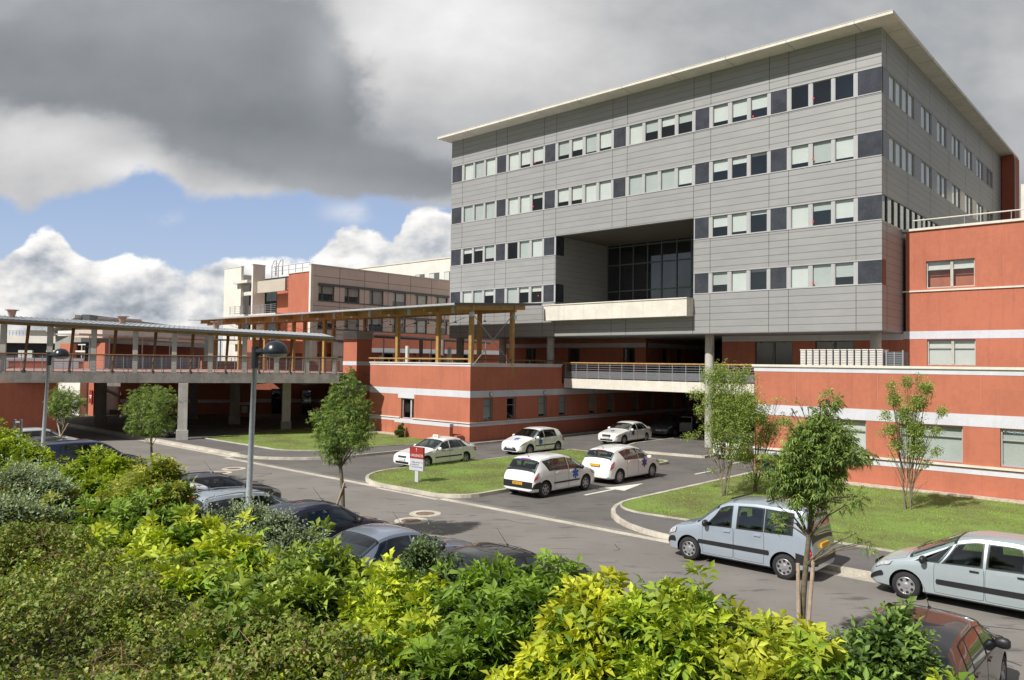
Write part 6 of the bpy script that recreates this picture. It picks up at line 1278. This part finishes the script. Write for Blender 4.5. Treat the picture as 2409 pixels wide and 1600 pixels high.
tag(m_.build('undergrowth_stems'), kind='stuff')
# ground layer under the hedge
n = 26000; a = rng.uniform(-45, 11, n); b = rng.uniform(-39.5, -35.4, n); z = np.array([bankz(x, y) for x, y in zip(a, b)])+rng.uniform(0, .22, n); pts = np.array([C0.x, C0.y, 0])+a[:, None]*np.array(EA)+b[:, None]*np.array(EB)+z[:, None]*np.array([0, 0, 1.0])
tag(leafmesh('ground_cover', pts, unit(rng.normal(0, 1, (n, 3))+[0, 0, .5]), unit(rng.normal(0, .5, (n, 3))+[0, 0, 1]), rng.uniform(.06, .13, n), rng.uniform(.03, .06, n), np.array([.08, .12, .03])*rng.uniform(.5, 1.5, (n, 1)), .3), kind='stuff')
# trees
def tree(name, label, trunk_px, bpl, crown, cols, group, nleaf, r0=.045, stakes=(), spread=.3, nl=7, K=5, Lr=.16, ll=.075, wr=.26, stemsN=1, base_b=None, upb=.2, wood=BARK, droop=.5, jit=.15, yel=0, inner=.5):
    tp = [W(*onb(x, y, bpl)) for x, y in trunk_px]; bpos = tp[0].copy(); bpos.z = 0.12; bl = blobs_from(crown, bpl, spread, .75*Lr)
    r = thing(name, label, 'tree', Matrix.Translation(bpos), group); bpy.context.view_layer.update()
    m_ = MB().use(wood); pth = [bpos]+tp; rs = [r0*1.15]+[r0*(1-.45*i/len(tp)) for i in range(len(tp))]
    if stemsN == 1: m_.tube(pth, rs, 10)
    m_.name = 0
    top = pth[-1]; idx = list(range(len(bl))); tk = MB().use(wood) if stemsN == 1 else m_
    if stemsN > 1:
        cs = sorted(bl, key=lambda q: -q[0][2])[:stemsN*3:3]
        for i, (p, r_) in enumerate(cs):
            o_ = Vector((random.uniform(-.12, .12), random.uniform(-.12, .12), 0)); p = Vector(p); mid = (bpos+o_)*.5+p*.5+Vector((0, 0, -.15)); m_.tube([bpos+o_, mid, p], [r0, r0*.7, r0*.2], 8)
    axis = [Vector(q) for q in pth] if stemsN == 1 else [bpos, bpos*.5+Vector(max(bl, key=lambda q: q[0][2])[0])*.5]
    for (p, r_) in bl:
        p = Vector(p); cand = max(axis, key=lambda q: (q.z < p.z-.15)*100-(q-p).length) ; q0 = cand if cand.z < p.z else axis[-1]
        if stemsN > 1: f = random.uniform(.3, .6); q0 = bpos*(1-f)+Vector((p.x*.5+bpos.x*.5, p.y*.5+bpos.y*.5, p.z))*f
        mid = q0*.5+p*.5+Vector((0, 0, .06+.05*random.random())); tk.tube([q0, mid, p], [r0*.38, r0*.24, r0*.08], 6, caps=False)
        for k_ in range(3): e = p+Vector((random.uniform(-1, 1), random.uniform(-1, 1), random.uniform(-.2, 1)))*r_*.9; tk.tube([mid*.3+p*.7, e], [r0*.12, r0*.04], 4, caps=False)
    t_ = m_.build('trunk', r, smooth=True); t_.matrix_parent_inverse = r.matrix_world.inverted()
    if stemsN == 1: l_ = tk.build('limbs', r, smooth=True); l_.matrix_parent_inverse = r.matrix_world.inverted()
    n = int(nleaf*.9)//(K*nl); p, v, k_ = surf(bl, int(n*(1-inner)), jit=jit); p2, v2, k2 = surf(bl, int(n*inner), inner=True); p = np.concatenate([p, p2]); v = np.concatenate([v, v2])
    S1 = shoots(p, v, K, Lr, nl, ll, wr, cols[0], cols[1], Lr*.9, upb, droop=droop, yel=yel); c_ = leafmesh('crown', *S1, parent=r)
    for (x0, y0, x1, y1) in stakes:
        A = W(*onb(x0, y0, bpl-.18)); B = W(*onb(x1, y1, bpl-.03)); d = (B-A); A2 = A-d*((A.z-0.0)/d.z) if d.z > .1 else A; s_ = MB().use(STAKE).tube([A2, B], [.038, .034], 8).build('stake', r); s_.matrix_parent_inverse = r.matrix_world.inverted()
        tie = MB().use(BLACK).tube([B-d*.12+Vector((-.06, 0, 0)), B-d*.12+Vector((.10, .03, .01))], .02, 6).build('tie', r); tie.matrix_parent_inverse = r.matrix_world.inverted()
    return r
ASH = ((.31, .41, .10), (.09, .165, .035)); ST = 'young staked trees along the parking bays'
tree('young_tree', 'young tree with a narrow crown beside the navy hatchback, one slanting stake', [(807, 1224), (806, 1150), (801, 1100), (803, 1040), (808, 960)], -30.3, [(822, 880, 17), (832, 905, 24), (812, 915, 26), (790, 950, 34), (840, 955, 34), (765, 985, 34), (815, 1000, 48), (853, 1010, 24), (758, 1025, 22), (795, 1030, 44), (845, 1035, 26), (795, 1068, 24), (742, 965, 12), (765, 1055, 18), (838, 985, 30)], ASH, ST, 30000, stakes=[(777, 1235, 811, 1135)], r0=.065, spread=.28)
tree('young_tree', 'nearest young tree with spreading crown in front of the silver blue van, two stakes', [(1885, 1500), (1890, 1400), (1896, 1330), (1903, 1265), (1908, 1200), (1925, 1100)], -30.3, [(1950, 935, 20), (1945, 965, 26), (1935, 1000, 40), (1883, 952, 9), (1863, 975, 16), (1890, 1020, 38), (1975, 1010, 32), (1901, 1055, 52), (1957, 1055, 46), (1825, 1082, 34), (1879, 1100, 50), (1946, 1100, 46), (2010, 1065, 32), (2040, 1062, 24), (1845, 1125, 38), (1890, 1145, 42), (1946, 1135, 34), (2013, 1166, 20), (1850, 1178, 22), (1842, 1225, 20), (2000, 1255, 14), (2035, 1275, 14), (1915, 1185, 30), (1800, 1100, 18), (1980, 1185, 16)], ASH, ST, 34000, stakes=[(1880, 1500, 1877, 1325), (1900, 1500, 1914, 1310)], r0=.055, spread=.42, Lr=.17, ll=.085, inner=.55, jit=.22)
tree('young_tree', 'young round crowned tree behind the navy van', [(358, 1090), (356, 1050), (354, 1010), (352, 960)], -30.3, [(355, 912, 16), (330, 922, 20), (380, 926, 24), (318, 955, 20), (350, 950, 40), (392, 944, 26), (338, 986, 30), (372, 988, 34), (418, 941, 8), (330, 1010, 14), (362, 1012, 20), (306, 968, 10)], ASH, ST, 20000, r0=.05, spread=.4, ll=.085)
tree('young_tree', 'small far left tree with bare twigs on one side, two crossed stakes', [(143, 1030), (150, 1000), (156, 970)], -30.3, [(151, 906, 8), (139, 924, 15), (161, 926, 17), (130, 941, 13), (154, 943, 25), (175, 944, 15), (139, 962, 20), (161, 968, 18), (178, 972, 9), (134, 978, 8)], ASH, ST, 15000, stakes=[(143, 1032, 135, 992), (140, 1032, 161, 996)], r0=.045, spread=.4, ll=.09)
PALE = ((.42, .50, .14), (.17, .26, .06)); LT = 'thin multi stemmed trees on the right lawn'
kw = dict(nl=1, K=5, Lr=.09, ll=.07, wr=.62, spread=.4, r0=.028, upb=.4, droop=.2, jit=.55, inner=.45)
tree('thin_tree', 'leafy thin tree in front of the round pillar', [(1704, 1176)], -15.1, [(1694, 875, 22), (1754, 874, 13), (1672, 885, 18), (1734, 890, 22), (1696, 910, 28), (1640, 924, 14), (1678, 940, 24), (1712, 950, 32), (1756, 942, 32), (1649, 966, 12), (1694, 984, 28), (1734, 986, 36), (1770, 975, 22), (1620, 1026, 9), (1662, 1004, 12), (1700, 1017, 28), (1745, 1028, 30), (1690, 1052, 14), (1729, 1062, 20), (1676, 1104, 8), (1640, 1020, 8)], PALE, LT, 26000, stemsN=5, **kw)
tree('thin_tree', 'very sparse thin tree just right of the leafy one', [(1780, 1168)], -13.4, [(1790, 984, 20), (1814, 1006, 18), (1834, 988, 12), (1801, 957, 10), (1774, 885, 7), (1796, 1028, 18), (1760, 1073, 18), (1785, 1125, 12), (1830, 940, 8), (1850, 990, 10), (1765, 1120, 10)], PALE, LT, 6000, stemsN=4, **kw)
tree('thin_tree', 'thin tree standing alone before the red wing windows', [(2137, 1209)], -12.8, [(2159, 882, 6), (2135, 896, 13), (2097, 905, 11), (2178, 912, 17), (2106, 936, 16), (2159, 946, 20), (2216, 965, 12), (2083, 974, 11), (2130, 974, 20), (2097, 1008, 14), (2154, 1008, 24), (2202, 1013, 12), (2111, 1041, 14), (2159, 1051, 20), (2202, 1060, 10), (2073, 1017, 8), (2178, 1089, 9), (2097, 1075, 7), (2173, 1137, 6)], PALE, LT, 12000, stemsN=6, **kw)
r = shrub('small dark bush growing against the pavilion wall by the door', [(947, 997, 4), (950, 1010, 5), (948, 1022, 5)], -9.6, DKG, 'dark bushes in the hedge', Lr=.04, K=7, nl=1, ll=.06, wr=.4, spread=.08, upb=1.5, name='wall_bush'); r['group'] = 'wall bush'
# grass
def inpoly(x, y, P):
    c_ = np.zeros(len(x), bool); j = len(P)-1
    for i in range(len(P)):
        xi, yi = P[i]; xj, yj = P[j]; c_ ^= ((yi > y) != (yj > y)) & (x < (xj-xi)*(y-yi)/((yj-yi) or 1e-9)+xi); j = i
    return c_
AA = []; BB_ = []
for P_, bx, n in ((offp(ISL, .2), (-17, -8.5, -23.3, -6), 26000), (LNR, (-3.7, 14, -20.7, -8.4), 62000), (LNL, (-47, -23.4, -20, -8.4), 34000)):
    x = rng.uniform(bx[0], bx[1], n); y = rng.uniform(bx[2], bx[3], n); k_ = inpoly(x, y, P_); AA.append(x[k_]); BB_.append(y[k_])
a = np.concatenate(AA); b = np.concatenate(BB_); n = len(a); pts = np.array([C0.x, C0.y, 0])+a[:, None]*np.array(EA)+b[:, None]*np.array(EB)+np.array([0, 0, .15]); cl = np.sin(a*2.1+np.sin(b*1.7)*1.5)*np.sin(b*2.4+a*.6); cl2 = np.sin(a*.55+1)*np.sin(b*.45+2)
col = np.array([.28, .41, .085])*(1+.22*cl[:, None]+rng.normal(0, .16, (n, 1))); dry = (rng.uniform(0, 1, n) < (.10+.34*np.clip(cl2+.15*cl, 0, 1))); col[dry] = np.array([.32, .30, .09])*rng.uniform(.7, 1.2, (dry.sum(), 1))
o = leafmesh('grass', pts, unit(rng.normal(0, .55, (n, 3))+[0, 0, 1]), unit(rng.normal(0, 1, (n, 3))), (.06+.05*np.clip(cl, 0, 1))*rng.uniform(.6, 1.4, n), rng.uniform(.010, .022, n), col, rng.uniform(0, .4, n), mt=GRASSM); tag(o, kind='stuff')
bpy.context.view_layer.update()
